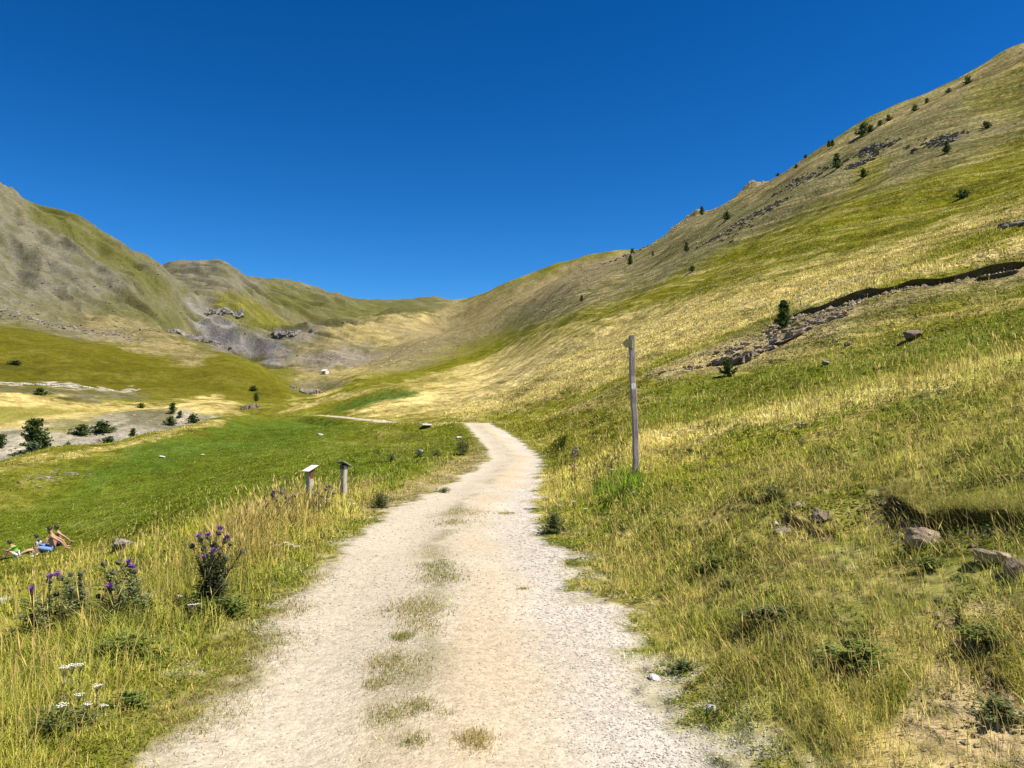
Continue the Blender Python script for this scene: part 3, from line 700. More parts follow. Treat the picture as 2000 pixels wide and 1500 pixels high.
# ------------------------------------------------------------------ the ground sheet, cut into track, near ground and far hills
def build_ground():
    ths = np.r_[np.linspace(-math.pi, -.98, 60, endpoint=False), np.linspace(-.98, -.66, 80, endpoint=False), np.linspace(-.66, .66, 1060, endpoint=False),
                np.linspace(.66, .98, 80, endpoint=False), np.linspace(.98, math.pi, 61)]
    lrs = np.log(np.r_[np.exp(np.linspace(math.log(.4), math.log(2.8), 24, endpoint=False)), np.exp(np.linspace(math.log(2.8), math.log(44), 390, endpoint=False)), np.exp(np.linspace(math.log(44), math.log(60), 190, endpoint=False)),
                       np.exp(np.linspace(math.log(60), math.log(600), 460, endpoint=False)), np.exp(np.linspace(math.log(600), math.log(2600), 400, endpoint=False)),
                       np.exp(np.linspace(math.log(2600), math.log(9000), 25))])
    T, Lr = np.meshgrid(ths, lrs, indexing='ij')
    nT, nL = T.shape
    t, l = T.ravel(), Lr.ravel()
    # half a millimetre-scale jitter keeps the rows from showing
    x, y = np.sin(t) * np.exp(l), np.cos(t) * np.exp(l)
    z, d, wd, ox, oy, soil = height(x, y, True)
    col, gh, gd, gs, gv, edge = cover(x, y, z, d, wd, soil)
    co = np.stack([x + ox, y + oy, z], 1)
    idx = np.arange(nT * nL).reshape(nT, nL)
    q = np.stack([idx[:-1, :-1], idx[1:, :-1], idx[1:, 1:], idx[:-1, 1:]], -1)[:, :, ::1]
    q = q.reshape(-1, 4)[:, ::-1]
    # close the middle under the camera
    c0 = len(co); co = np.r_[co, [[0, 0, hgt(0, .01)]]]
    tri = np.stack([idx[:-1, 0], idx[1:, 0], np.full(nT - 1, c0)], 1)
    col = np.r_[col, [C['gravel']]]; gv = np.r_[gv, 1.0]; edge = np.r_[edge, -1.0]
    r = np.r_[np.hypot(x, y), 0.0]
    qe = edge[q].mean(1); qr = r[q].mean(1)
    is_path = (qe < .05) & (qr < 275)
    qx = co[q, 0].mean(1); qy = co[q, 1].mean(1)
    far = (qr > 100) & ~is_path
    parts = [('track', is_path, True), ('ground', ~is_path & ~far, False), ('hills', far, False)]
    for name, m, hub in parts:
        qq = q[m]; tt = tri if hub else None
        used = np.unique(np.r_[qq.ravel(), tt.ravel()] if hub else qq.ravel())
        inv = np.full(len(co), -1); inv[used] = np.arange(len(used))
        me = mesh_from(name, co[used], inv[qq], inv[tt] if hub else None, M_GROUND)
        set_col(me, 'cover', col[used]); set_float(me, 'gravel', gv[used])
        o = link(name, me); o['kind'] = 'structure'
build_ground()
# ------------------------------------------------------------------ grass
def blade_material():
    s = NT('grass_blades')
    at = s.n('ShaderNodeAttribute', attribute_name='cover').outputs['Color']
    gn = s.n('ShaderNodeNewGeometry').outputs['Normal']
    va = s.n('ShaderNodeVectorMath', operation='MULTIPLY'); va.inputs[1].default_value = (.55, .55, .55); s.l(gn, va.inputs[0])
    vb = s.n('ShaderNodeVectorMath', operation='ADD'); vb.inputs[1].default_value = (0, 0, .6); s.l(va.outputs[0], vb.inputs[0])
    vn = s.n('ShaderNodeVectorMath', operation='NORMALIZE'); s.l(vb.outputs[0], vn.inputs[0])
    d = s.n('ShaderNodeBsdfPrincipled'); s.l(vn.outputs[0], d.inputs['Normal']); s.l(at, d.inputs['Base Color']); d.inputs['Roughness'].default_value = .6; d.inputs['Specular IOR Level'].default_value = .08
    t = s.n('ShaderNodeBsdfTranslucent'); s.l(at, t.inputs['Color'])
    m = s.n('ShaderNodeMixShader'); m.inputs[0].default_value = .38
    s.l(d.outputs[0], m.inputs[1]); s.l(t.outputs[0], m.inputs[2]); s.l(m.outputs[0], s.out.inputs['Surface'])
    return s.m
M_BLADE = blade_material()
RNG = np.random.default_rng(7)

def make_blades(name, x, y, z, length, width, col, lean, segs=2, head=None, az=None):
    """bent tapering blades, one mesh"""
    n = len(x)
    az = RNG.uniform(0, 2 * math.pi, n) if az is None else az; bend = RNG.uniform(.15, 1.0, n) * lean
    dx, dy = np.cos(az), np.sin(az)
    fa = az + math.pi / 2 + RNG.normal(0, .6, n)
    fx, fy = np.cos(fa) * width / 2, np.sin(fa) * width / 2
    V = []
    ks = np.linspace(0, 1, segs + 1)
    for k in ks[:-1]:
        h = length * (k - .18 * bend * k * k); o = length * bend * k * k * .9
        tw = 1 - .45 * k
        cx, cy, cz = x + dx * o, y + dy * o, z + h
        V += [np.stack([cx - fx * tw, cy - fy * tw, cz], 1), np.stack([cx + fx * tw, cy + fy * tw, cz], 1)]
    V.append(np.stack([x + dx * length * bend * .9, y + dy * length * bend * .9, z + length * (1 - .3 * bend)], 1))
    nv = len(V)
    co = np.stack(V, 1).reshape(-1, 3)
    b = np.arange(n)[:, None] * nv
    quads = np.concatenate([b + np.array([[2 * i, 2 * i + 1, 2 * i + 3, 2 * i + 2]]) for i in range(segs - 1)]) if segs > 1 else None
    tris = b + np.array([[nv - 3, nv - 2, nv - 1]])
    cols = np.repeat(col, nv, axis=0)
    if head is not None:
        # seed heads: a slim spindle at the tip of the stem
        m = np.flatnonzero(head)
        t = V[-1][m]; hl = length[m] * RNG.uniform(.12, .25, len(m)); hw = width[m] * RNG.uniform(1.6, 3.0, len(m))
        ux = dx[m] * bend[m]; uy = dy[m] * bend[m]
        dirv = np.stack([ux, uy, np.full(len(m), .9)], 1); dirv /= np.linalg.norm(dirv, axis=1)[:, None]
        a = t - dirv * hl[:, None] * .3; c = t + dirv * hl[:, None]; mid = t + dirv * hl[:, None] * .2
        sx = np.stack([fx[m], fy[m], 0 * fx[m]], 1); sx /= np.linalg.norm(sx, axis=1)[:, None] + 1e-9
        hv = np.stack([a, mid - sx * hw[:, None] / 2, c, mid + sx * hw[:, None] / 2], 1).reshape(-1, 3)
        hb = len(co) + np.arange(len(m))[:, None] * 4
        hq = hb + np.array([[0, 1, 2, 3]])
        co = np.r_[co, hv]; quads = hq if quads is None else np.r_[quads, hq]
        cols = np.r_[cols, np.repeat(col[m] * 1.05, 4, axis=0)]
    me = mesh_from(name, co, quads, tris, M_BLADE)
    set_col(me, 'cover', np.clip(cols, 0.005, .9))
    o = link(name, me); o['kind'] = 'stuff'
    return o

def sample(n, r0, r1, t0=-.74, t1=.74):
    lr = RNG.uniform(math.log(r0), math.log(r1), n); th = RNG.uniform(t0, t1, n)
    return np.sin(th) * np.exp(lr), np.cos(th) * np.exp(lr)

def ground_at(x, y):
    z, d, wd, ox, oy, soil = height(x, y, True)
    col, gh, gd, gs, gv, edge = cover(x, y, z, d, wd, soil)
    return x + ox, y + oy, z, col, gh, gd, gs, gv, edge

STRAW = np.array((.58, .44, .16)); GOLDEN = np.array((.44, .33, .075)); FRESH = np.array((.205, .25, .016)); DEEP = np.array((.075, .115, .010))
def blade_colours(col, gs, x, y, n):
    u = RNG.random(n); v = RNG.uniform(.5, 1.55, n)
    cl = fbm(x / .45, y / .45, 311, 3)
    dry = u < np.clip(gs * .7 + .4 * cl, .02, .95)
    c = col * np.array((1.80, 1.92, 1.25))
    w_ = RNG.random(n)[:, None]
    c = np.where(dry[:, None], (STRAW * w_ + GOLDEN * (1 - w_)) * .7 + c * .3, c * .78 + (FRESH * w_ + DEEP * (1 - w_)) * .3)
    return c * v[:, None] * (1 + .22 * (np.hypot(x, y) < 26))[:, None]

def grass():
    # short sward and meadow
    x, y = sample(560000, 2.5, 170)
    x, y, z, col, gh, gd, gs, gv, edge = ground_at(x, y)
    r = np.hypot(x, y)
    cl = fbm(x / .6, y / .6, 301, 3); cl2 = fbm(x / .17, y / .17, 303, 2)
    keep = RNG.random(len(x)) < np.clip(gd * (.95 + 1.3 * cl + .8 * cl2), 0, 1.1)
    keep &= ~((r > 110) & (x < -12))
    x, y, z, col, gh, gd, gs, r, cl, edge = [a[keep] for a in (x, y, z, col, gh, gd, gs, r, cl, edge)]
    n = len(x)
    L = gh * RNG.uniform(.35, 1.15, n) * (1 + .55 * cl)
    L = np.maximum(L, .02) * np.where(r > 40, .8, 1)
    W = np.maximum(.0035, .00085 * r) * RNG.uniform(.6, 1.4, n)
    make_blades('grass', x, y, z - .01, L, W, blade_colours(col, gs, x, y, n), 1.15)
    # tall seed-bearing stems of the dry grass
    x, y = sample(30000, 2.6, 60)
    x, y, z, col, gh, gd, gs, gv, edge = ground_at(x, y)
    r = np.hypot(x, y); cl = fbm(x / 1.1, y / 1.1, 321, 3)
    keep = (RNG.random(len(x)) < np.clip((gs - .12) * 1.5 + cl * .6, 0, 1) * np.clip(gd, 0, 1)) & (gh > .085) & (edge > .25)
    x, y, z, col, gh, gs, r = [a[keep] for a in (x, y, z, col, gh, gs, r)]
    n = len(x); w_ = RNG.random(n)[:, None]
    make_blades('tall_grass', x, y, z - .01, np.minimum(gh * RNG.uniform(1.4, 3.2, n), .6), np.maximum(.0020, .0006 * r), (STRAW * w_ + GOLDEN * (1 - w_)) * RNG.uniform(.8, 1.25, n)[:, None], .6, 3, RNG.random(n) < .75)
    # long dead stalks bowed down the bank
    x, y = sample(5200, 2.9, 13, .05, .72)
    x, y, z, col, gh, gd, gs, gv, edge = ground_at(x, y)
    keep = (RNG.random(len(x)) < np.clip(gd, 0, 1)) & (edge > .3); x, y, z = x[keep], y[keep], z[keep]; n = len(x); r = np.hypot(x, y); w_ = RNG.random(n)[:, None]
    make_blades('dead_stalks', x, y, z - .01, RNG.uniform(.14, .46, n), np.maximum(.0018, .0005 * r), (STRAW * w_ + GOLDEN * (1 - w_)) * RNG.uniform(.8, 1.3, n)[:, None], 1.1, 4, RNG.random(n) < .4, RNG.normal(math.pi, .8, n))
grass()

# the deep fringe of dry grass along the left edge of the track
def verge():
    n = 80000
    t = RNG.random(n)
    # strip between two lines on the map, from beside the camera to the two reading posts
    inner = np.array([(-2.1, 3.0), (-2.35, 4.3), (-2.55, 5.6), (-2.65, 7.2), (-2.55, 9), (-2.55, 11), (-2.75, 13), (-2.9, 16), (-3.2, 20), (-3.3, 23)])
    outer = np.array([(-3.6, 2.6), (-4.6, 4.4), (-5.1, 6.0), (-5.2, 7.8), (-5.0, 9.5), (-5.0, 11.5), (-5.1, 14), (-5.2, 17), (-5.4, 20.5), (-5.6, 23)])
    k = t ** 1.35 * (len(inner) - 1); i = np.minimum(k.astype(int), len(inner) - 2); f = (k - i)[:, None]
    a = inner[i] * (1 - f) + inner[i + 1] * f; b = outer[i] * (1 - f) + outer[i + 1] * f
    s = RNG.random(n)
    p = a + (b - a) * s[:, None]
    x, y = p[:, 0], p[:, 1]
    cl = fbm(x / .55, y / .55, 331, 3); big = fbm(x / 2.2, y / 2.2, 335, 2)
    keep = RNG.random(n) < np.clip(.5 + 1.5 * cl, .03, 1) * sstep(0, .15, s) * (1 - .9 * sstep(.45, .9, s))
    x, y, s, cl, big = x[keep], y[keep], s[keep], cl[keep], big[keep]
    n = len(x); z = height(x, y); r = np.hypot(x, y)
    hh = (.09 + .23 * sstep(0, .4, s) * (1 - .5 * sstep(.6, 1, s))) * (.7 + .3 * sstep(6, 10, y)) * (1 - .45 * sstep(15, 20, y)) * (1 + .35 * big + .35 * cl)
    dry = RNG.random(n) < np.clip(.36 + .55 * big + .35 * cl + .25 * (s - .4), .05, .92)
    lush = np.zeros(n); pale = np.zeros(n)
    for (a, b_, r_, rad) in ((200, 1275, 5.9, .45), (300, 1285, 6.1, .4), (430, 1205, 7.2, .4), (110, 1450, 4.5, .35), (500, 1150, 8.3, .5)):
        q = on(a, b_, r_); lush = np.maximum(lush, np.exp(-((x - q.x) ** 2 + (y - q.y) ** 2) / rad ** 2))
    for (a, b_, r_, rad) in ((325, 1190, 7.4, .45), (500, 1080, 10.5, .8), (15, 1380, 5.0, .5), (470, 1040, 12, .8), (590, 1040, 13, .7)):
        q = on(a, b_, r_); pale = np.maximum(pale, np.exp(-((x - q.x) ** 2 + (y - q.y) ** 2) / rad ** 2))
    dry = (dry | (RNG.random(n) < pale * .85)) & (RNG.random(n) > lush * .85); hh = hh * (1 + .35 * pale - .15 * lush)
    w_ = RNG.random(n)[:, None]
    grn = (np.array((.25, .26, .022)) * w_ + FRESH * .9 * (1 - w_)) * (1 - lush[:, None]) + (np.array((.07, .145, .016)) * w_ + DEEP * (1 - w_)) * lush[:, None]
    c = np.where(dry[:, None], STRAW * w_ + GOLDEN * (1 - w_), grn) * RNG.uniform(.65, 1.3, n)[:, None]
    make_blades('verge_grass', x, y, z - .01, hh * RNG.uniform(.5, 1.35, n), np.maximum(.0032, .0006 * r) * RNG.uniform(.7, 1.3, n), c, .8, 3, (RNG.random(n) < .25) & dry)
verge()

# ------------------------------------------------------------------ loose stones of the track
def chips(name, x, y, z, size, col, mat, flat=.45):
    """angular stone chips, one mesh"""
    base = np.array([(0, 0, 1), (.9, 0, .15), (.25, .85, .1), (-.75, .5, .2), (-.7, -.55, .05), (.3, -.9, .2), (.1, .1, -.8)], dtype=float)
    fc = np.array([(0, 1, 2), (0, 2, 3), (0, 3, 4), (0, 4, 5), (0, 5, 1), (6, 2, 1), (6, 3, 2), (6, 4, 3), (6, 5, 4), (6, 1, 5)])
    n = len(x)
    v = base[None] * RNG.uniform(.65, 1.3, (n, 7, 3)) * np.array((1, 1, flat))
    a = RNG.uniform(0, 2 * math.pi, n); ca, sa = np.cos(a)[:, None], np.sin(a)[:, None]
    vx = v[:, :, 0] * ca - v[:, :, 1] * sa; vy = v[:, :, 0] * sa + v[:, :, 1] * ca
    co = np.stack([vx, vy, v[:, :, 2]], -1) * size[:, None, None] + np.stack([x, y, z], 1)[:, None]
    tris = (np.arange(n)[:, None, None] * 7 + fc[None]).reshape(-1, 3)
    me = mesh_from(name, co.reshape(-1, 3), None, tris, mat, smooth=False)
    set_col(me, 'cover', np.repeat(col, 7, axis=0))
    o = link(name, me); o['kind'] = 'stuff'
    return o
def stone_material():
    s = NT('loose_stone')
    at = s.n('ShaderNodeAttribute', attribute_name='cover').outputs['Color']
    n = s.noise(60, 4, .65, s.n('ShaderNodeNewGeometry').outputs['Position'])
    s.bsdf(s.mix(1.0, at, s.ramp(n.outputs['Fac'], [(.3, (.8, .8, .8)), (.7, (1.1, 1.1, 1.1))]), 'MULTIPLY'), .9, .15, n.outputs['Fac'], .4, .004)
    return s.m
M_STONE = stone_material()
def gravel():
    x, y = sample(120000, 3.0, 34, -.62, .45)
    z, d, wd, ox, oy, soil = height(x, y, True)
    col, gh, gd, gs, gv, edge = cover(x, y, z, d, wd, soil)
    r = np.hypot(x, y)
    side = np.clip(d / (wd / 2), -1.4, 1.4)
    pr = np.clip(.30 + .6 * sstep(.35, 1.0, side) + .3 * sstep(.55, 1.05, -side) + .35 * fbm(x / .6, y / .9, 341, 3), 0, 1) * gv
    keep = RNG.random(len(x)) < pr
    x, y, z, gv, r, side = [a[keep] for a in (x, y, z, gv, r, side)]
    n = len(x)
    s = np.exp(RNG.normal(math.log(.0048), .6, n)) * (1 + .5 * sstep(.3, 1, side)) * np.clip(r / 5.5, .8, 1.35)
    s = np.clip(s, .003, np.clip(.010 * r / 5, .010, .020))
    c = C['gravel'] * np.array((1.12, 1.11, 1.08)) * (1 + sstep(.2, .8, side)[:, None] * np.array((.08, .12, .22))) * RNG.uniform(.8, 1.16, n)[:, None]
    chips('gravel', x, y, z + s * .2, s, c, M_STONE)
    # stones lying on the bare slopes
    x, y = sample(60000, 3.0, 75, -.1, .70)
    z, d, wd, ox, oy, soil = height(x, y, True)
    col, gh, gd, gs, gv, edge = cover(x, y, z, d, wd, soil)
    keep = (RNG.random(len(x)) < np.clip((.42 - gd) * 1.6, 0, .5)) & (gv < .25)
    x, y, z, col, ox, oy = [a[keep] for a in (x, y, z, col, ox, oy)]
    n = len(x); r = np.hypot(x, y)
    s = np.exp(RNG.normal(math.log(.012), .6, n)) * np.clip(r / 8, .8, 7)
    chips('rubble', x + ox, y + oy, z, s, np.clip(col * .5 + C['scree'] * .6, 0, .6) * RNG.uniform(.6, 1.3, n)[:, None], M_STONE)
    # scree on the far slopes, one mesh of many blocks
    x, y = sample(130000, 85, 1300, -.62, .66)
    z, d, wd, ox, oy, soil = height(x, y, True)
    col, gh, gd, gs, gv, edge = cover(x, y, z, d, wd, soil)
    cl = fbm(x / 14, y / 14, 351, 3) ; r = np.hypot(x, y)
    keep = RNG.random(len(x)) < np.clip((.30 - gd) * 2.2 * (.45 + 1.6 * cl), 0, .75) * (gd < .28)
    x, y, z, col, r = [a[keep] for a in (x, y, z, col, r)]
    n = len(x)
    s = np.exp(RNG.normal(math.log(.0008), .5, n)) * r
    chips('scree', x, y, z, np.clip(s, .1, 1.6), np.clip(col * .8 + C['rock'] * .8, 0, .6) * RNG.uniform(.6, 1.45, n)[:, None], M_STONE)
gravel()

# broad little leaves of clover, plantain and bedstraw among the grass
def herbs():
    x, y = sample(300000, 2.8, 17, -.62, .74)
    x, y, z, col, gh, gd, gs, gv, edge = ground_at(x, y)
    cl = fbm(x / .38, y / .38, 361, 3); r = np.hypot(x, y)
    keep = (RNG.random(len(x)) < np.clip(.2 + 1.7 * cl, 0, 1) * np.clip(gd, 0, 1)) & (edge > .12)
    x, y, z, col, r, cl, gh = [a[keep] for a in (x, y, z, col, r, cl, gh)]
    n = len(x); s = RNG.uniform(.006, .017, n) * np.clip(r / 6, .8, 2)
    a = RNG.uniform(0, 6.28, n); e = RNG.uniform(-.2, .9, n)
    d = np.stack([np.cos(a) * np.cos(e), np.sin(a) * np.cos(e), np.sin(e)], 1); sd = np.stack([-np.sin(a), np.cos(a), 0 * a], 1)
    c = np.stack([x, y, z + RNG.uniform(.005, 1, n) * np.minimum(gh, .16) * .6], 1); S = s[:, None]
    v = np.stack([c, c + d * S + sd * S * .55, c + d * S * 2, c + d * S - sd * S * .55], 1).reshape(-1, 3)
    w_ = RNG.random(n)[:, None]; k = sstep(-.1, .5, fbm(x / 1.3, y / 1.3, 365, 2))[:, None]
    cc = (np.array((.30, .31, .022)) * w_ + np.array((.14, .20, .015)) * (1 - w_)) * k + (np.array((.09, .15, .016)) * w_ + np.array((.20, .19, .03)) * (1 - w_)) * (1 - k)
    me = mesh_from('ground_herbs', v, np.arange(n * 4).reshape(n, 4), None, M_BLADE)
    set_col(me, 'cover', np.repeat(cc * RNG.uniform(.65, 1.3, n)[:, None], 4, axis=0))
    o = link('ground_herbs', me); o['kind'] = 'stuff'
herbs()
# ------------------------------------------------------------------ rocks
def rock_material(name, c1, c2, c3):
    s = NT(name)
    tc = s.n('ShaderNodeTexCoord').outputs['Object']
    a = s.noise(3.2, 5, .7, tc); b = s.noise(17, 4, .7, tc)
    col = s.ramp(a.outputs['Fac'], [(.3, c1), (.5, c2), (.72, c3)])
    col = s.mix(.55, col, s.mix(1.0, col, s.ramp(b.outputs['Fac'], [(.32, (.55, .53, .5)), (.6, (1.1, 1.1, 1.1))]), 'MULTIPLY'))
    s.bsdf(col, .92, .15, s.math('ADD', a.outputs['Fac'], s.math('MULTIPLY', b.outputs['Fac'], .5)), .7, .06)
    return s.m
M_ROCK_GREY = rock_material('grey_rock', (.17, .15, .125), (.27, .24, .205), (.37, .335, .29))
M_ROCK_TAN = rock_material('tan_rock', (.17, .125, .08), (.31, .245, .17), (.43, .36, .265))
M_ROCK_PALE = rock_material('pale_rock', (.40, .37, .32), (.52, .49, .43), (.60, .57, .51))
M_ROCK_DARK = rock_material('dark_rock', (.12, .088, .06), (.20, .155, .105), (.29, .23, .16))
M_SHALE = rock_material('shale', (.13, .112, .085), (.22, .192, .145), (.33, .29, .225))

def rock_mesh(name, dims, seed, mat, cuts=13, sub=4, rough=.17):
    """boulder: a ball cut by flat faces, then roughened"""
    rg = np.random.default_rng(seed)
    bm = bmesh.new(); bmesh.ops.create_icosphere(bm, subdivisions=sub, radius=1)
    v = np.array([p.co[:] for p in bm.verts])
    for _ in range(cuts):
        n = rg.normal(size=3); n /= np.linalg.norm(n); h = rg.uniform(.52, .86)
        dd = v @ n - h; m = dd > 0; v[m] -= np.outer(dd[m], n) * .96
    nz = fbm(v[:, 0] * 2 + v[:, 2] * 1.7 + seed, v[:, 1] * 2 - v[:, 2] * 1.3, seed, 3)
    nz2 = vnoise(v[:, 0] * 6 + v[:, 2] * 5 + seed, v[:, 1] * 6 - v[:, 2] * 5, seed + 9)
    v *= (1 + rough * nz + rough * .35 * nz2)[:, None]
    v *= np.array(dims) / 2
    for p, c in zip(bm.verts, v): p.co = c
    me = bpy.data.meshes.new(name); bm.to_mesh(me); bm.free(); me.materials.append(mat)
    return me

def rock(name, label, cat, px, py, r, dims, seed, mat, group=None, sink=.25, rot=None, sub=4, cuts=13, rough=.17):
    p = at(px, py, r)
    o = link(name, rock_mesh(name, dims, seed, mat, cuts, sub, rough))
    rg = random.Random(seed)
    o.location = p + Vector((0, 0, dims[2] * (.38 - sink)))
    o.rotation_euler = (rg.uniform(-.2, .2), rg.uniform(-.2, .2), rot if rot is not None else rg.uniform(0, 6.28))
    return tag(o, label, cat, group)

def outcrop_mesh(name, blocks, mat):
    """ledge of bedded blocks given as (x, y, z, lx, ly, lz, seed, yaw, tilt)"""
    V, T = [], []; off = 0
    for (bx, by, bz, lx, ly, lz, sd, yaw, tilt) in blocks:
        rg = np.random.default_rng(sd); bm = bmesh.new()
        for p in rg.uniform(-1, 1, (13, 3)):
            m_ = np.abs(p).max(); q = p / m_ * rg.uniform(.75, 1.0)
            bm.verts.new((q[0] * lx / 2, q[1] * ly / 2, q[2] * lz / 2))
        hl = bmesh.ops.convex_hull(bm, input=bm.verts[:])
        bmesh.ops.delete(bm, geom=list({g_ for g_ in hl['geom_interior'] + hl['geom_unused'] if isinstance(g_, bmesh.types.BMVert)}), context='VERTS')
        bmesh.ops.triangulate(bm, faces=bm.faces[:])
        me = bpy.data.meshes.new('tmp'); bm.to_mesh(me); bm.free()
        n = len(me.vertices); co = np.empty(n * 3); me.vertices.foreach_get('co', co); co = co.reshape(-1, 3)
        R = np.array((Matrix.Rotation(yaw, 3, 'Z') @ Matrix.Rotation(tilt, 3, 'Y')))
        V.append(co @ R.T + (bx, by, bz)); T.append(np.array([list(p.vertices) for p in me.polygons]) + off); off += n
        bpy.data.meshes.remove(me)
    return mesh_from(name, np.concatenate(V), None, np.concatenate(T), mat, smooth=False)

def outcrop(name, label, cat, pts, n, size, seed, mat, spread, group=None, yaw=0.0, tilt=.0, flat=.35, sink=.2, long=1.9):
    """bedded rock showing along a line of ground points"""
    rg = random.Random(seed); base = at(*pts[0]); blocks = []
    line_ = [at(*p) for p in pts]
    if label is not None:
        tot = sum((q1 - q0).length for q0, q1 in zip(line_[:-1], line_[1:])); m = max(3, int(tot / (size * .6)))
        for k in range(m + 1):
            t = k / m * (len(line_) - 1); i = min(int(t), len(line_) - 2); q = line_[i].lerp(line_[i + 1], t - i); e = line_[i + 1] - line_[i]
            blocks.append((q.x - base.x, q.y - base.y, hgt(q.x, q.y) - base.z - size * .12, size * 1.35, size * rg.uniform(.7, 1.2), size * flat * rg.uniform(.6, 1.1), seed * 100 + 5000 + k, math.atan2(e.y, e.x) + rg.gauss(0, .12), rg.gauss(0, .05) - math.asin(max(-.9, min(.9, e.z / e.length)))))
    for k in range(n):
        t = rg.random() * (len(line_) - 1); i = min(int(t), len(line_) - 2); q = line_[i].lerp(line_[i + 1], t - i)
        x, y = (q.x + rg.gauss(0, spread), q.y + rg.gauss(0, spread)) if label is None else (q.x + rg.uniform(-1, 1) * min(spread, size * .62), q.y + rg.uniform(-1, 1) * min(spread, size * .62))
        s = size * rg.choice((.3, .4, .5, .6, .8, 1.1))
        blocks.append((x - base.x, y - base.y, hgt(x, y) - base.z + s * flat * (.5 - sink), s * long, s * rg.uniform(.7, 1.1), s * flat * rg.uniform(.7, 1.4), seed * 100 + k, yaw + rg.gauss(0, .25), tilt + rg.gauss(0, .1)))
    o = link(name, outcrop_mesh(name, blocks, mat)); o.location = base
    if label is None:
        o['kind'] = 'stuff'; return o
    return tag(o, label, cat, group)

G_BANK = 'rocks in the eroded bank by the track'
rock('rock', 'big flat-topped tan rock in the near bank below the dark turf edge', 'rock', 1806, 1064, 6.5, (.36, .30, .25), 3, M_ROCK_TAN, G_BANK, .22, .5)
rock('rock', 'rounded beige rock at the right edge of the near bank', 'rock', 1935, 1098, 6.05, (.31, .26, .15), 8, M_ROCK_TAN, G_BANK, .2, .2)
rock('rock', 'dark jagged rock below the rounded beige rock in the bank', 'rock', 1988, 1125, 5.85, (.19, .2, .18), 12, M_ROCK_DARK, G_BANK, .25)
rock('rock', 'brown weathered rock with a dark hollow, left of the flat-topped tan rock', 'rock', 1600, 1012, 7.9, (.30, .22, .17), 15, M_ROCK_DARK, G_BANK, .25)
rock('rock', 'small brown rock just behind the hollow weathered rock', 'rock', 1560, 992, 8.3, (.24, .18, .14), 19, M_ROCK_TAN, G_BANK, .3)
rock('stone', 'little pale round stone left of the hollow weathered rock', 'stone', 1516, 1026, 7.8, (.085, .075, .06), 21, M_ROCK_PALE, G_BANK, .25)
rock('stone', 'flat grey stone beside the little pale round stone', 'stone', 1530, 1038, 7.6, (.16, .12, .07), 22, M_ROCK_GREY, G_BANK, .3)
rock('stone', 'white slab of stone at the right border of the gravel track', 'stone', 1282, 1326, 5.3, (.12, .09, .04), 25, M_ROCK_PALE, None, .3)
rock('stone', 'white stone in the dry grass right of the track border slab', 'stone', 1392, 1385, 4.85, (.09, .07, .05), 26, M_ROCK_PALE, None, .3)
rock('boulder', 'grey boulder in the meadow beside the seated people', 'boulder', 237, 1074, 33.6, (.95, .75, .62), 31, M_ROCK_GREY, None, .2, .4)
rock('boulder', 'pale boulder low in the meadow grass at the left edge of the view', 'boulder', 14, 1180, 17.5, (.55, .45, .24), 33, M_ROCK_PALE, None, .3)
G_MEADOW = 'white stones in the meadow'
for px, py, r, d, lab in ((625, 850, 98, (1.1, .8, .5), 'white stone alone in the green meadow above the two reading posts'), (820, 884, 45, (.55, .45, .45), 'white stone among dark weeds beside the bend of the track'),
                          (893, 857, 62, (.8, .6, .55), 'white stone on the left shoulder of the track near the crest'), (835, 836, 84, (1.6, .7, .35), 'long pale stone near the meadow crest left of the track'),
                          (827, 829, 92, (1.2, .6, .35), 'pale stone on the meadow crest just below the far bend'), (318, 893, 85, (.9, .7, .4), 'lone pale stone in the middle of the green meadow'),
                          (396, 889, 85, (.7, .5, .35), 'tiny white stone right of the lone pale meadow stone')):
    rock('stone', lab, 'stone', px, py, r, (d[0] * .85, d[1] * .85, d[2] * .62), int(px) + 5, M_ROCK_PALE, G_MEADOW, .2)
outcrop('meadow_stones', None, None, [(60, 952, 66), (95, 935, 70), (128, 922, 74)], 60, .28, 61, M_ROCK_GREY, .9, None, .6, 0, .4)
# ledge under the little pine, and other rocks of the right slope
outcrop('rock_ledge', 'grey bedded rock ledge below the little pine on the right slope', 'rock ledge', [(1425, 708, 47.5), (1480, 690, 49), (1530, 665, 50.5), (1575, 645, 52)], 110, .8, 71, M_ROCK_TAN, .6, None, -1.15, -.32, .36, .34, 1.35)
outcrop('rock_ledge', 'brown broken ledge with a dark hollow at the lower end of the grey ledge', 'rock ledge', [(1395, 712, 46.2), (1430, 706, 47), (1470, 700, 47.6)], 60, .7, 72, M_ROCK_DARK, .35, None, -1.1, -.3, .55, .25, 1.3)
outcrop('rock_ledge', 'reddish crumbling ledge right of the little pine', 'rock ledge', [(1580, 632, 53), (1615, 628, 53), (1650, 618, 52.6)], 60, .5, 73, M_ROCK_TAN, .45, None, -1.0, -.2, .5, .3, 1.3)
outcrop('ledge_rubble', None, None, [(1420, 690, 48.5), (1480, 672, 50), (1540, 645, 52), (1640, 612, 53.5)], 130, .42, 76, M_ROCK_TAN, .9, None, -1.0, -.2, .5, .3, 1.3)
outcrop('ledge_rubble', None, None, [(1265, 735, 52), (1320, 722, 50), (1385, 712, 48)], 22, .36, 74, M_ROCK_TAN, .5, None, -1.0, -.2, .45, .25)
rock('boulder', 'dark boulder alone in the green of the right slope', 'boulder', 1782, 662, 36, (1.0, .8, .55), 41, M_ROCK_DARK, None, .15)
rock('boulder', 'light grey boulder on the green slope below the rock ledge', 'boulder', 1613, 712, 33.5, (.46, .36, .26), 43, M_ROCK_GREY, None, .2)
rock('boulder', 'small dark boulder left of the dark boulder on the right slope', 'boulder', 1658, 675, 37, (.5, .4, .32), 44, M_ROCK_DARK, None, .2)
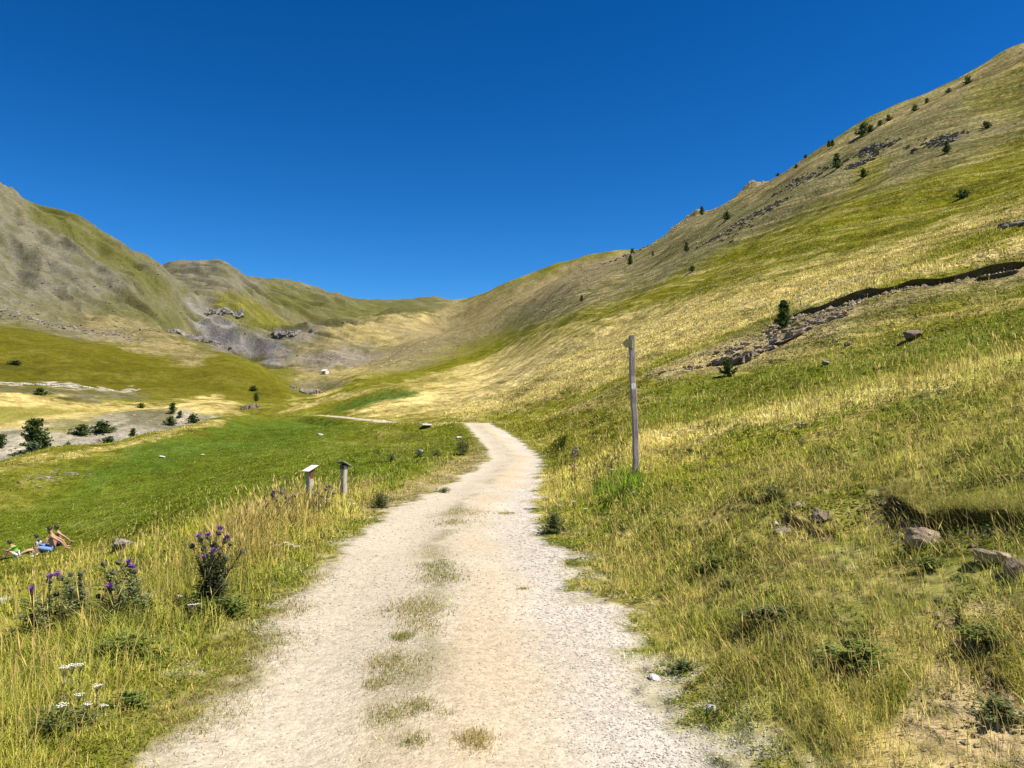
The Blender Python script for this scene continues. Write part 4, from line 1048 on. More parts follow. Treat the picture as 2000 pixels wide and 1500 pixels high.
outcrop('rock_ledge', 'broken grey rocks in the turf at the far right above the eroded edge', 'rock ledge', [(1960, 440, 74), (2000, 436, 75), (2060, 440, 74)], 90, .7, 75, M_SHALE, .9, None, -1, -.2, .35, .2)
G_HILL = 'rock bands on the right hillside'
for pts, n, s, sd, sp, lab in (
    ([(1680, 300, 262), (1705, 290, 268), (1725, 292, 268)], 80, 1.8, 81, 2.2, 'dark rock band just below the big skyline shrub'),
    ([(1665, 325, 240), (1690, 318, 245)], 70, 1.6, 82, 1.8, 'low rock band right of the dark cone-shaped pine'),
    ([(1810, 272, 238), (1840, 275, 232), (1870, 268, 232)], 90, 1.4, 83, 2.4, 'pale rock band high on the right hillside'),
    ([(1530, 365, 300), (1570, 352, 300), (1600, 338, 300)], 110, 1.5, 84, 3.4, 'long grey rock band on the hillside left of the dark cone-shaped pine'),
    ([(1460, 425, 290), (1500, 408, 285), (1530, 395, 280)], 100, 1.4, 85, 3.2, 'grey rock band in the middle of the scree slope'),
    ([(1380, 475, 300), (1415, 455, 295), (1450, 450, 280)], 100, 1.4, 86, 3.2, 'lowest grey rock band of the scree slope'),
    ([(1180, 515, 560), (1215, 500, 540), (1250, 490, 530)], 110, 2.4, 87, 5.0, 'rough rocks on the ridge where the hill meets the back ridge')):
    outcrop('hillside_stones', None, None, pts, n, s, sd, M_SHALE, sp, None, -1.0, -.3, .5, .34, 1.3)
# far crags
G_CRAG = 'crags of the valley head'
for pts, n, s, sd, sp, lab, mt in (
    ([(405, 612, 1010), (440, 608, 1010), (474, 614, 1010)], 120, 5.0, 91, 7, 'pale crag at the top of the grey ravine', M_ROCK_GREY),
    ([(335, 655, 850), (370, 660, 850), (400, 672, 850)], 110, 4.0, 92, 6, 'long pale rock face left of the grey ravine', M_ROCK_GREY),
    ([(400, 676, 850), (425, 690, 840), (450, 680, 850)], 90, 5, 93, 6, 'dark rocks at the foot of the grey ravine', M_SHALE),
    ([(535, 650, 1080), (575, 655, 1060), (610, 645, 1060)], 100, 4.5, 94, 7, 'pale rocks with a dark notch below the far ridge', M_ROCK_GREY),
    ([(570, 752, 470), (600, 768, 460), (625, 766, 462)], 130, 3.0, 95, 3.5, 'broken rocks in the stream gully below the hut', M_SHALE),
    
    ([(478, 800, 258), (490, 798, 262), (500, 797, 266)], 70, 1.6, 97, 1.5, 'dark rocks above the stream at the end of the golden terrace', M_ROCK_DARK)):
    outcrop('crag', lab, 'crag', pts, n, s, sd, mt, sp, G_CRAG, .3, .1, .9, .3, 1.2)
outcrop('scree_band', None, None, [(-60, 585, 690), (0, 598, 680), (50, 615, 660), (100, 632, 640), (160, 648, 620), (250, 655, 610)], 520, 2.2, 98, M_ROCK_GREY, 14, None, .3, 0, .6, .2, 1.2)
outcrop('stone_wall', 'low whitish stone wall along the far left terrace', 'wall', [(-300, 745, 362), (0, 748, 362), (60, 751, 361), (140, 755, 360), (210, 760, 358), (268, 764, 356)], 420, 1.0, 99, M_ROCK_PALE, .35, None, .35, 0, .6, .2, 1.6)

# ------------------------------------------------------------------ shrubs and young pines
def leaf_material(name, c1, c2):
    s = NT(name)
    n = s.noise(2.5, 4, .7, s.n('ShaderNodeTexCoord').outputs['Object'])
    col = s.ramp(n.outputs['Fac'], [(.35, c1), (.65, c2)])
    d = s.n('ShaderNodeBsdfPrincipled'); s.l(col, d.inputs['Base Color']); d.inputs['Roughness'].default_value = .6; d.inputs['Specular IOR Level'].default_value = .2
    t = s.n('ShaderNodeBsdfTranslucent'); s.l(col, t.inputs['Color'])
    m = s.n('ShaderNodeMixShader'); m.inputs[0].default_value = .25
    s.l(d.outputs[0], m.inputs[1]); s.l(t.outputs[0], m.inputs[2]); s.l(m.outputs[0], s.out.inputs['Surface'])
    return s.m
M_PINE = leaf_material('pine_needles', (.055, .095, .024), (.125, .165, .042))
M_SHRUB = leaf_material('shrub_leaves', (.060, .095, .024), (.120, .155, .040))
M_WILLOW = leaf_material('willow_leaves', (.075, .115, .055), (.130, .170, .085))
M_WEED = leaf_material('weed_leaves', (.12, .17, .030), (.22, .25, .050))
M_DARKWEED = leaf_material('dark_weed_leaves', (.10, .13, .035), (.19, .20, .065))
M_BARK = mat_simple('bark', (.10, .075, .055), (.20, .16, .12), 9)

def leaves(co, n, ax, size, rg, seg):
    """n leaf-sized quads spread round points co"""
    k = rg.integers(0, len(co), n)
    c = co[k] + rg.normal(0, seg, (n, 3))
    d = rg.normal(0, 1, (n, 3)) + ax[k] * 1.2; d /= np.linalg.norm(d, axis=1)[:, None]
    u = np.cross(d, rg.normal(0, 1, (n, 3))); u /= np.linalg.norm(u, axis=1)[:, None] + 1e-9
    s = size * rg.uniform(.6, 1.4, n)[:, None]
    v = np.stack([c - u * s * .32, c + d * s * .4 - u * 0, c + u * s * .32, c - d * s * .6], 1)
    return v.reshape(-1, 3), np.arange(n * 4).reshape(n, 4)

def crown_points(kind, rg):
    pts, ax = [], []
    if kind == 'pine':
        for i in range(11):
            h = .10 + .86 * i / 10; L = .30 * (1 - .86 * (i / 10) ** 1.1) + .03
            for j in range(9):
                a = rg.uniform(0, 6.28); l = L * rg.uniform(.6, 1.15)
                for t in np.linspace(.15, 1, 6):
                    pts.append((math.cos(a) * l * t, math.sin(a) * l * t, h + .10 * l / .3 * t - .02)); ax.append((math.cos(a), math.sin(a), .8))
        for t in np.linspace(.8, 1.0, 5): pts.append((0, 0, t)); ax.append((0, 0, 1))
    elif kind == 'bush':
        for i in range(60):
            a = rg.uniform(0, 6.28); e = rg.uniform(.15, 1.5); l = rg.uniform(.35, .52)
            lob = 1 + .25 * math.sin(a * 3 + rg.uniform(0, .8))
            for t in np.linspace(.25, 1, 6):
                pts.append((math.cos(a) * math.cos(e) * l * t * lob, math.sin(a) * math.cos(e) * l * t * lob, .05 + math.sin(e) * l * 1.9 * t)); ax.append((math.cos(a), math.sin(a), .6))
    else:   # upright tree of several stems
        for i in range(90):
            h = rg.uniform(.06, .86); a = rg.uniform(0, 6.28); l = (.36 - .26 * abs(h - .3) ** 1.0) * rg.uniform(.5, 1.1)
            for t in np.linspace(.2, 1, 5):
                pts.append((math.cos(a) * l * t, math.sin(a) * l * t, h + .14 * t)); ax.append((math.cos(a), math.sin(a), .9))
    return np.array(pts), np.array(ax)

_proto = {}
def plant_proto(kind, mat, nleaf, size, var):
    key = (kind, mat.name, nleaf, var)
    if key not in _proto:
        rg = np.random.default_rng(900 + var * 7 + len(kind))
        p, ax = crown_points(kind, rg)
        v, q = leaves(p, nleaf, ax, size, rg, .03)
        crown = mesh_from('crown', v, q, None, mat, smooth=False)
        # tapered trunk with a few limbs
        bm = bmesh.new()
        def limb(a, b, r0, r1, n=6):
            a, b = Vector(a), Vector(b); d = (b - a).normalized(); u = d.orthogonal().normalized(); w_ = d.cross(u)
            r_ = [[bm.verts.new(c + (u * math.cos(6.2832 * k / n) + w_ * math.sin(6.2832 * k / n)) * r) for k in range(n)] for c, r in ((a, r0), (a.lerp(b, .5), (r0 + r1) / 2), (b, r1))]
            for s0, s1 in zip(r_[:-1], r_[1:]):
                for k in range(n): bm.faces.new((s0[k], s0[(k + 1) % n], s1[(k + 1) % n], s1[k]))
        limb((0, 0, -.12), (.01, 0, .8 if kind != 'bush' else .4), .035, .008)
        for k in range(6):
            a = rg.uniform(0, 6.28); h = .08 + .1 * k if kind != 'bush' else .02 + .02 * k
            limb((0, 0, h), (math.cos(a) * .22, math.sin(a) * .22, h + .14), .014, .004)
        tm = bpy.data.meshes.new('trunk'); bm.to_mesh(tm); bm.free(); tm.materials.append(M_BARK)
        _proto[key] = (crown, tm)
    return _proto[key]

def plant(name, label, cat, kind, mat, px, py, r, h, wfac=1.0, var=0, nleaf=1800, size=.075, group=None):
    """tree or shrub standing on the ground, h metres tall"""
    crown, tm = plant_proto(kind, mat, nleaf, size, var)
    t = thing(name, label, cat, at(px, py, r), random.Random(int(px * 7 + py)).uniform(0, 6.28), group)
    t.scale = (h * wfac, h * wfac, h)
    link('crown', crown, t); link('trunk', tm, t)
    return t

# the right hillside
plant('young_pine', 'bright young pine beside the rock ledge on the right slope', 'pine', 'pine', M_PINE, 1532, 640, 53, 1.75, 1.0, 0, 2600, .085)
plant('shrub', 'low green shrub hanging below the dark hollow of the ledge', 'shrub', 'bush', M_SHRUB, 1422, 735, 43, 1.0, 1.1, 1, 1500, .09)
G_TREES = 'bushes scattered on the right hillside'
for k, (px, py, r, h, wf, kind, mat, lab) in enumerate((
    (1686, 264, 320, 5.6, 1.2, 'bush', M_PINE, 'largest dark shrub standing on the right skyline'),
    (1700, 258, 322, 3.2, 1.3, 'bush', M_PINE, 'small shrub leaning against the largest skyline shrub'),
    (1635, 330, 262, 5.4, 1.15, 'pine', M_PINE, 'dark cone-shaped pine under the big skyline shrub'),
    (1686, 347, 218, 2.9, 1.3, 'bush', M_PINE, 'round dark bush below the cone-shaped pine'),
    (1850, 298, 205, 2.9, 1.15, 'pine', M_PINE, 'small pine beside the pale rock band high on the hill'),
    (1880, 387, 128, 1.8, 1.7, 'bush', M_PINE, 'low spreading bush in the lime green turf at the right'),
    (1926, 252, 215, 2.2, 1.8, 'bush', M_SHRUB, 'flat bush right of the pale rock band'),
    (1890, 164, 312, 3.3, 1.2, 'bush', M_PINE, 'bush just below the top right skyline'),
    (1853, 181, 322, 2.2, 1.2, 'bush', M_SHRUB, 'tiny bush left of the topmost skyline bush'),
    (1811, 201, 330, 2.2, 1.2, 'bush', M_PINE, 'dot of a bush on the skyline between two taller ones'),
    (1787, 217, 330, 2.8, 1.3, 'bush', M_PINE, 'skyline bush where the slope steepens'),
    (1736, 236, 330, 2.8, 1.4, 'bush', M_PINE, 'right one of the low skyline bushes beyond the largest shrub'),
    (1720, 245, 328, 2.4, 1.5, 'bush', M_PINE, 'left one of the low skyline bushes beyond the largest shrub'),
    (1626, 286, 345, 3.0, 1.1, 'pine', M_PINE, 'right one of the paired skyline pines'),
    (1619, 288, 345, 3.2, 1.1, 'pine', M_PINE, 'left one of the paired skyline pines'),
    (1574, 309, 355, 2.2, 1.2, 'bush', M_PINE, 'skyline bush left of the paired pines'),
    (1555, 318, 362, 2.4, 1.2, 'bush', M_PINE, 'skyline bush midway between the paired pines and the rocky knob'),
    (1519, 337, 380, 2.2, 1.2, 'bush', M_PINE, 'skyline bush near the rocky knob'),
    (1371, 408, 450, 5.6, 1.0, 'pine', M_PINE, 'pine alone on the skyline beside the reddish hump'),
    (1420, 430, 330, 4.2, 1.3, 'bush', M_SHRUB, 'olive bush under the rocky knob'),
    (1341, 492, 290, 4.2, .95, 'pine', M_SHRUB, 'slim pine in the scree below the reddish hump'),
    (1352, 530, 205, 2.2, 1.2, 'bush', M_PINE, 'round bush at the lower border of the scree'),
    (1231, 517, 400, 6.2, .95, 'pine', M_PINE, 'tall pine near the junction of hill and back ridge'),
    (1136, 589, 330, 3.4, 1.1, 'pine', M_PINE, 'lowest lone pine on the lime green slope'),
    (1275, 500, 380, 2.8, 1.1, 'pine', M_SHRUB, 'pale little pine right of the tall ridge pine'),
    (1235, 474, 520, 4.0, 1.2, 'bush', M_PINE, 'dark bush on the skyline above the tall ridge pine'))):
    plant('hillside_pine' if kind == 'pine' else 'hillside_bush', lab, 'pine' if kind == 'pine' else 'bush', kind, mat, px, py, r, h * .86, wf, k % 3, 1100, .11, G_TREES)
# the stream bed on the left
G_GULLY = 'bushes along the stream bed'
for k, (px, py, r, h, wf, kind, mat, lab) in enumerate((
    (66, 883, 178, 6.6, 1.05, 'tree', M_SHRUB, 'tall bushy tree standing in the stony stream bed'),
    (83, 880, 180, 4.2, 1.2, 'tree', M_PINE, 'dark bush at the right foot of the tall stream bed tree'),
    (62, 897, 166, 3.6, 2.0, 'bush', M_WILLOW, 'wide grey green willow in front of the tall stream bed tree'),
    (212, 872, 165, 2.2, 1.9, 'bush', M_PINE, 'round dark bush between meadow edge and gravel slope'),
    (133, 885, 170, 2.2, 1.3, 'bush', M_SHRUB, 'small bush right of the grey green willow'),
    (259, 857, 176, 2.3, 1.1, 'tree', M_SHRUB, 'upright bush right of the round dark bush'),
    (337, 808, 236, 3.0, 1.1, 'tree', M_PINE, 'dark bush on the brow of the gravel slope'),
    (333, 831, 215, 2.4, 1.7, 'bush', M_PINE, 'spreading dark bush below the brow bush'),
    (377, 826, 212, 2.7, 1.5, 'bush', M_PINE, 'dark bush rightmost above the meadow edge'),
    (352, 816, 228, 2.0, 1.2, 'bush', M_SHRUB, 'tiny bush between the three dark bushes'),
    (276, 797, 240, 1.8, 1.8, 'bush', M_SHRUB, 'tiny dark bush on the crest of the gravel slope'),
    (200, 845, 196, 3.0, 2.2, 'bush', M_SHRUB, 'long olive bush on the gravel slope'),
    (160, 850, 194, 2.6, 2.2, 'bush', M_SHRUB, 'olive bush on the gravel slope left of the long one'),
    (2, 875, 182, 3.0, 1.2, 'tree', M_PINE, 'dark bush cut by the left edge of the view'),
    (80, 772, 330, 2.6, 2.4, 'bush', M_PINE, 'flat dark bush on the grey terrace above the golden grass'),
    (31, 712, 410, 2.2, 3.4, 'bush', M_PINE, 'long dark juniper patch on the lime green left slope'),
    (500, 785, 300, 3.4, .9, 'tree', M_SHRUB, 'slim tree above the dark stream rocks'),
    (495, 763, 380, 2.6, 1.8, 'bush', M_SHRUB, 'small bush on the spur above the slim stream tree'))):
    plant('stream_tree' if kind == 'tree' else 'stream_bush', lab, 'tree' if kind == 'tree' else 'bush', kind, mat, px, py, r, h, wf, k % 3, 1100, .10, G_GULLY)
# ------------------------------------------------------------------ wooden things
M_WOOD = mat_simple('weathered_wood', (.20, .16, .15), (.44, .375, .345), 9, .9, .1, .8, .012, 5, (6, 6, .55))
M_POSTWOOD = mat_simple('pale_post_wood', (.36, .32, .25), (.52, .47, .38), 8, .9, .1, .5, .008, 5, (6, 6, .6))
M_BROWN = mat_simple('brown_wood_and_shade', (.10, .045, .022), (.17, .08, .04), 9, .8, .2, .4, .005, 4, (6, 6, .6))
M_PANEL = mat_simple('white_panel', (.72, .70, .66), (.82, .80, .77), 5, .45, .4, .1, .002)
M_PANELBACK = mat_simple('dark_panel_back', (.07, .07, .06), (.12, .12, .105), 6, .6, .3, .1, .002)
M_OLIVE = mat_simple('olive_painted_plate', (.42, .35, .13), (.52, .44, .18), 7, .55, .3, .1, .002)
M_LABEL = mat_simple('white_plate', (.78, .76, .73), (.86, .84, .81), 5, .4, .4, .05, .002)
M_PRINT = mat_simple('grey_print', (.42, .36, .36), (.52, .44, .44), 9, .6, .2, .05, .002)
M_STEEL = mat_simple('dull_steel', (.22, .22, .22), (.32, .32, .31), 12, .45, .5, .1, .002)

def box_bm(bm, c, d, rot=None, bev=0.0):
    """box with centre c and size d"""
    M = Matrix.Translation(c) @ (rot.to_4x4() if rot is not None else Matrix()) @ Matrix.Diagonal((*d, 1))
    g = bmesh.ops.create_cube(bm, size=1, matrix=M)
    if bev:
        e = list({e for v in g['verts'] for e in v.link_edges})
        bmesh.ops.bevel(bm, geom=e, offset=bev, segments=2, affect='EDGES', profile=.6)

def bm_obj(name, bm, mat, parent=None, smooth=False):
    me = bpy.data.meshes.new(name); bm.normal_update(); bm.to_mesh(me); bm.free()
    if mat: me.materials.append(mat)
    if smooth: me.polygons.foreach_set('use_smooth', [True] * len(me.polygons))
    return link(name, me, parent)

def post_bm(h, wd, seed, rings=16, wob=.006, below=.25):
    """rough-hewn square post with softened arrises"""
    bm = bmesh.new(); rg = random.Random(seed); prev = None
    prof = []
    for sx, sy in ((1, 1), (-1, 1), (-1, -1), (1, -1)):
        c = .14
        pr = [(sx * 1, sy * (1 - c * 2)), (sx * (1 - c * 2), sy * 1)]
        prof += pr if sx * sy > 0 else pr[::-1]
    px_, py_ = 0, 0
    for k in range(rings + 1):
        z = -below + (h + below) * k / rings
        px_ += rg.gauss(0, wob); py_ += rg.gauss(0, wob); px_ *= .8; py_ *= .8
        s = wd / 2 * (1 + rg.gauss(0, .03))
        vs = [bm.verts.new((px_ + x * s * (1 + rg.gauss(0, .02)), py_ + y * s * (1 + rg.gauss(0, .02)), z + (rg.uniform(-.012, .006) if k == rings else 0))) for x, y in prof]
        if prev:
            for i in range(8): bm.faces.new((prev[i], prev[(i + 1) % 8], vs[(i + 1) % 8], vs[i]))
        prev = vs
    bm.faces.new(prev)
    return bm

# signpost on the bank
b = at(1241, 922, 15); b.z -= .02
top = P(1232, 655, math.hypot(b.x, b.y) - .05)
H = (top - b).length
sp = thing('signpost', 'tall weathered wooden signpost leaning on the grassy bank right of the track', 'signpost', b)
sp.rotation_mode = 'QUATERNION'
sp.rotation_quaternion = (top - b).to_track_quat('Z', 'Y') @ Quaternion((0, 0, 1), 0)
# the quaternion's roll is set so that local -Y looks back to the track
zax = (top - b).normalized(); yax = Vector((-.10, 1, 0)); yax = (yax - zax * yax.dot(zax)).normalized(); xax = yax.cross(zax)
sp.rotation_quaternion = Matrix((xax, yax, zax)).transposed().to_quaternion()
bm_obj('post', post_bm(H, .105, 4, 22, .007), M_WOOD, sp)
bm = bmesh.new()
L_, hh_ = .26, .082
pts = [(-.02, -hh_), (L_ - .09, -hh_), (L_, 0), (L_ - .09, hh_), (-.02, hh_)]
f0 = [bm.verts.new((x, -.008, z)) for x, z in pts]; f1 = [bm.verts.new((x, .008, z)) for x, z in pts]
bm.faces.new(f0[::-1]); bm.faces.new(f1)
for i in range(5): bm.faces.new((f0[i], f0[(i + 1) % 5], f1[(i + 1) % 5], f1[i]))
sg = bm_obj('sign_plate', bm, M_OLIVE, sp)
sg.location = (.0, -.068, H - .165); sg.rotation_euler = (0, math.radians(-6), math.radians(180 - 60))
bm = bmesh.new(); box_bm(bm, (.02, -.062, H - .165), (.05, .02, .09)); bm_obj('bracket', bm, M_STEEL, sp)
zl = H * (1 - (754 - 655) / 267)
bm = bmesh.new(); box_bm(bm, (.004, -.0585, zl), (.076, .006, .098), None, .002)
lb = bm_obj('label_plate', bm, M_LABEL, sp)
bm = bmesh.new(); box_bm(bm, (.002, -.0622, zl + .026), (.026, .0016, .007)); box_bm(bm, (.0115, -.0622, zl + .0045), (.007, .0016, .036)); box_bm(bm, (.004, -.0622, zl - .026), (.018, .0016, .005))
bm_obj('print', bm, M_PRINT, lb)

def lectern(label, px, py, r, top_py, e1, e2, front, lift, seed, shade_band):
    b = at(px, py, r); H = P(px, top_py, math.hypot(b.x, b.y)).z - b.z
    t = thing('reading_post', label, 'reading post', b, 0, 'reading posts beside the track')
    e1, e2 = Vector(e1), Vector(e2); n = e1.cross(e2).normalized()
    hp = H - abs(e2.z) * .5 - .02
    p = bm_obj('post', post_bm(hp - .01, .125, seed, 10, .002), M_POSTWOOD, t); p.rotation_euler = (0, 0, math.atan2(e1.y, e1.x))
    R = Matrix((e1.normalized(), e2.normalized(), n)).transposed()
    bm = bmesh.new(); box_bm(bm, (0, 0, hp - shade_band / 2 + .006), (.131, .131, shade_band), Matrix.Rotation(math.atan2(e1.y, e1.x), 3, 'Z'))
    bm_obj('shade_band', bm, M_BROWN if front else M_PANELBACK, t)  # dark sleeve round the post top stands in for the panel's shadow
    c = Vector((0, 0, hp + .03))
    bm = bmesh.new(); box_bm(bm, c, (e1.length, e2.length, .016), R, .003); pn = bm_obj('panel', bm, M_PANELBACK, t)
    bm = bmesh.new(); box_bm(bm, c + n * .0095, (e1.length - .006, e2.length - .006, .005), R); bm_obj('panel_face', bm, M_PANEL, pn)
    return t
lectern('reading post with a bright white slanted panel beside the thistles', 605, 986, 21.7, 911, (.175, -.10, 0), (.14, .25, .11), True, 0, 5, .17)
lectern('reading post with its dark panel turned away, nearer the track', 671, 974, 23.1, 902, (.175, -.10, .014), (.135, .23, -.115), False, 0, 6, .09)

# far hut
b = at(635, 730, 600)
ht = thing('hut', 'tiny white roofed stone hut far up the valley', 'hut', b, math.radians(-35))
M_WHITEWALL = mat_simple('limewashed_wall', (.62, .59, .53), (.74, .71, .65), 3)
M_ROOF = mat_simple('bright_sheet_roof', (.74, .72, .68), (.82, .80, .76), 2, .4, .5)
bm = bmesh.new(); box_bm(bm, (0, 0, .9), (5.0, 3.6, 2.6))
for x in (-2.5, 2.5):
    v = [bm.verts.new((x * .998, -1.8, 2.2)), bm.verts.new((x * .998, 1.8, 2.2)), bm.verts.new((x * .998, 0, 3.35))]; bm.faces.new(v)
bm_obj('wall', bm, M_WHITEWALL, ht)
bm = bmesh.new()
for s in (-1, 1):
    box_bm(bm, (0, s * 1.06, 2.72), (5.5, 2.5, .1), Matrix.Rotation(-s * math.radians(32), 3, 'X'))
bm_obj('roof', bm, M_ROOF, ht)
bm = bmesh.new(); box_bm(bm, (.4, -1.82, .9), (.9, .08, 1.9)); bm_obj('door', bm, M_BROWN, ht)
bm = bmesh.new(); box_bm(bm, (-1.4, -1.82, 1.2), (.7, .08, .7)); bm_obj('window', bm, M_PANELBACK, ht)

# ------------------------------------------------------------------ thistles, yarrow and broad-leaved weeds
M_STEM = mat_simple('thistle_stem', (.13, .14, .06), (.22, .21, .10), 30)
M_TLEAF = leaf_material('thistle_leaves', (.13, .17, .055), (.27, .29, .12))
M_TDARK = leaf_material('dark_thistle_leaves', (.055, .07, .028), (.13, .13, .06))
M_TDRY = leaf_material('dry_thistle_leaves', (.20, .165, .085), (.34, .28, .15))
M_BULB = mat_simple('thistle_bulb', (.07, .075, .04), (.16, .15, .085), 60)
M_BULBDRY = mat_simple('faded_bulb', (.13, .095, .085), (.26, .20, .17), 60)
M_PURPLE = mat_simple('purple_florets', (.20, .055, .36), (.36, .13, .52), 90)
M_FADED = mat_simple('faded_florets', (.25, .17, .22), (.36, .27, .29), 90)

def tube(bm, pts, r0, r1, n=5):
    prev = None
    for k, p in enumerate(pts):
        a = pts[max(0, k - 1)]; c = pts[min(len(pts) - 1, k + 1)]
        d = (c - a).normalized(); u = d.orthogonal().normalized(); w_ = d.cross(u); r = r0 + (r1 - r0) * k / (len(pts) - 1)
        vs = [bm.verts.new(p + (u * math.cos(6.2832 * i / n) + w_ * math.sin(6.2832 * i / n)) * r) for i in range(n)]
        if prev:
            for i in range(n): bm.faces.new((prev[i], prev[(i + 1) % n], vs[(i + 1) % n], vs[i]))
        prev = vs
    bm.faces.new(prev)

def spiny_leaf(bm, p, d, L, W, rg):
    """narrow leaf with toothed edges, folded along its rib"""
    d = d.normalized(); side = d.cross(Vector((0, 0, 1)))
    side = side.normalized() if side.length > .01 else Vector((1, 0, 0)); up = side.cross(d)
    n = 5; rib = []
    for k in range(n + 1):
        t = k / n
        rib.append(bm.verts.new(p + d * L * t + up * L * (.18 * t - .38 * t * t)))
    for s in (-1, 1):
        pv = rib[0]
        for k in range(n):
            w_ = W * (1 - .8 * k / n)
            tip = bm.verts.new(rib[k].co.lerp(rib[k + 1].co, .25) + side * s * w_ * rg.uniform(.7, 1.3) + up * W * .25)
            bm.faces.new((rib[k], rib[k + 1], tip) if s > 0 else (rib[k + 1], rib[k], tip))

def thistle(label, px, py, r, heads, leafn, leafmat, seed, dry=False, head_r=.021, spread=.10, lmax=.17):
    """heads: (px, py, distance offset, 'open' | 'bud')"""
    rg = random.Random(seed); b = at(px, py, r); rr = math.hypot(b.x, b.y)
    t = thing('thistle', label, 'thistle', b, 0, 'thistles along the track')
    bs = bmesh.new(); bl = bmesh.new(); ends = []
    for hx, hy, dr, kind in heads:
        q = P(hx, hy, rr + dr) - b
        root = Vector((rg.gauss(0, spread * .4), rg.gauss(0, spread * .4), -.03))
        mid = root.lerp(q, .55) + Vector((rg.gauss(0, .02), rg.gauss(0, .02), 0)); mid.x = root.x + (q.x - root.x) * .38; mid.y = root.y + (q.y - root.y) * .38
        pts = [root, root.lerp(mid, .5) + Vector((rg.gauss(0, .006), rg.gauss(0, .006), 0)), mid, mid.lerp(q, .5) + Vector((0, 0, .01)), q]
        tube(bs, pts, .0065, .0032)
        ends.append((q, (q - pts[3]).normalized(), kind))
        for k in range(leafn):
            f = rg.random() ** 1.1 * .93; i = min(int(f * 4), 3); p = pts[i].lerp(pts[i + 1], f * 4 - i)
            a = rg.uniform(0, 6.28); L = lmax * (1 - .62 * f) * rg.uniform(.55, 1.15)
            spiny_leaf(bl, p, Vector((math.cos(a), math.sin(a), rg.uniform(.1, .9))), L, L * .20, rg)
    bm_obj('stems', bs, M_STEM if not dry else M_TDRY, t, True)
    bm_obj('leaves', bl, leafmat, t)
    for q, d, kind in ends:
        R = d.to_track_quat('Z', 'Y').to_matrix(); hr = head_r * rg.uniform(.85, 1.15)
        bm = bmesh.new(); bmesh.ops.create_icosphere(bm, subdivisions=2, radius=hr)
        for v in bm.verts:
            s = 1 + .22 * math.sin(v.co.x * 900 + v.co.z * 700); v.co = R @ Vector((v.co.x * s, v.co.y * s, v.co.z * 1.15)) + q
        for k in range(26):        # spines round the bulb
            dv = Vector((rg.gauss(0, 1), rg.gauss(0, 1), rg.gauss(0, .7))).normalized(); p = q + R @ (dv * hr * .95); o = dv.orthogonal().normalized() * hr * .13
            bm.faces.new([bm.verts.new(p + R @ o), bm.verts.new(p - R @ o), bm.verts.new(p + R @ (dv * hr * .55))])
        h = bm_obj('flower_head', bm, M_BULBDRY if dry else M_BULB, t)
        if kind == 'open':
            bm = bmesh.new()
            for k in range(70):    # brush of florets
                a = rg.uniform(0, 6.28); rad = hr * math.sqrt(rg.random()); o = Vector((math.cos(a), math.sin(a), 0))
                p0 = q + R @ (o * rad * .55 + Vector((0, 0, hr * .75))); p1 = q + R @ (o * rad * 1.35 + Vector((0, 0, hr * rg.uniform(1.7, 2.3)))); sd = R @ o.cross(Vector((0, 0, 1))) * hr * .13
                bm.faces.new([bm.verts.new(p0 - sd * .5), bm.verts.new(p0 + sd * .5), bm.verts.new(p1 + sd), bm.verts.new(p1 - sd)])
            bm_obj('florets', bm, M_FADED if dry else M_PURPLE, h)
    return t
thistle('tall dark thistle with several purple heads standing above the golden verge grass', 420, 1190, 7.6,
        [(392, 1054, .05, 'open'), (408, 1050, .1, 'open'), (428, 1040, .05, 'open'), (440, 1056, 0, 'open'), (393, 1050, -.1, 'bud'), (419, 1066, .1, 'bud'), (450, 1062, .1, 'bud'), (416, 1082, -.1, 'open'), (401, 1094, 0, 'open'),
         (398, 1072, .1, 'bud'), (474, 1076, .1, 'bud'), (443, 1090, -.1, 'bud'), (375, 1066, .1, 'bud'), (430, 1078, .0, 'bud')], 60, M_TDARK, 3, False, .023, .18, .18)
thistle('green thistle with three bright purple heads at the left end of the verge', 120, 1240, 6.2,
        [(62, 1157, -.2, 'open'), (97, 1134, 0, 'open'), (118, 1128, .1, 'open'), (138, 1122, .1, 'bud'), (157, 1120, .1, 'bud'), (158, 1128, .15, 'bud'), (110, 1160, .1, 'bud'), (140, 1150, 0, 'bud'), (80, 1190, -.1, 'bud'), (165, 1160, .1, 'bud')], 60, M_TLEAF, 5, False, .023, .32, .22)
thistle('green thistle with a pair of purple heads right beside the tall pale grass', 225, 1230, 6.5,
        [(252, 1103, .1, 'open'), (262, 1115, .05, 'open'), (203, 1101, 0, 'bud'), (232, 1098, .1, 'bud'), (222, 1117, 0, 'bud'), (220, 1148, -.1, 'open'), (192, 1165, .1, 'bud'), (255, 1150, .1, 'bud')], 60, M_TLEAF, 8, False, .023, .26, .21)
thistle('faded grey thistle clump in the golden grass left of the reading posts', 535, 1030, 13,
        [(533, 966, 0, 'open'), (536, 972, .1, 'open'), (551, 962, .1, 'open'), (540, 978, .2, 'bud'), (480, 990, .1, 'bud'), (492, 992, -.1, 'bud'), (519, 977, 0, 'bud'), (560, 972, .1, 'bud'), (575, 968, .2, 'bud'), (565, 982, .1, 'bud'), (507, 985, .1, 'bud')], 30, M_TDRY, 11, True, .03, .3, .2)
thistle('brown withered thistle clump below the white panel reading post', 630, 1008, 15.5,
        [(645, 949, 0, 'bud'), (636, 956, .1, 'open'), (622, 962, .1, 'bud'), (612, 966, 0, 'bud'), (652, 963, .1, 'bud'), (630, 970, .2, 'bud'), (603, 975, .1, 'bud')], 30, M_TDRY, 13, True, .028, .3, .2)
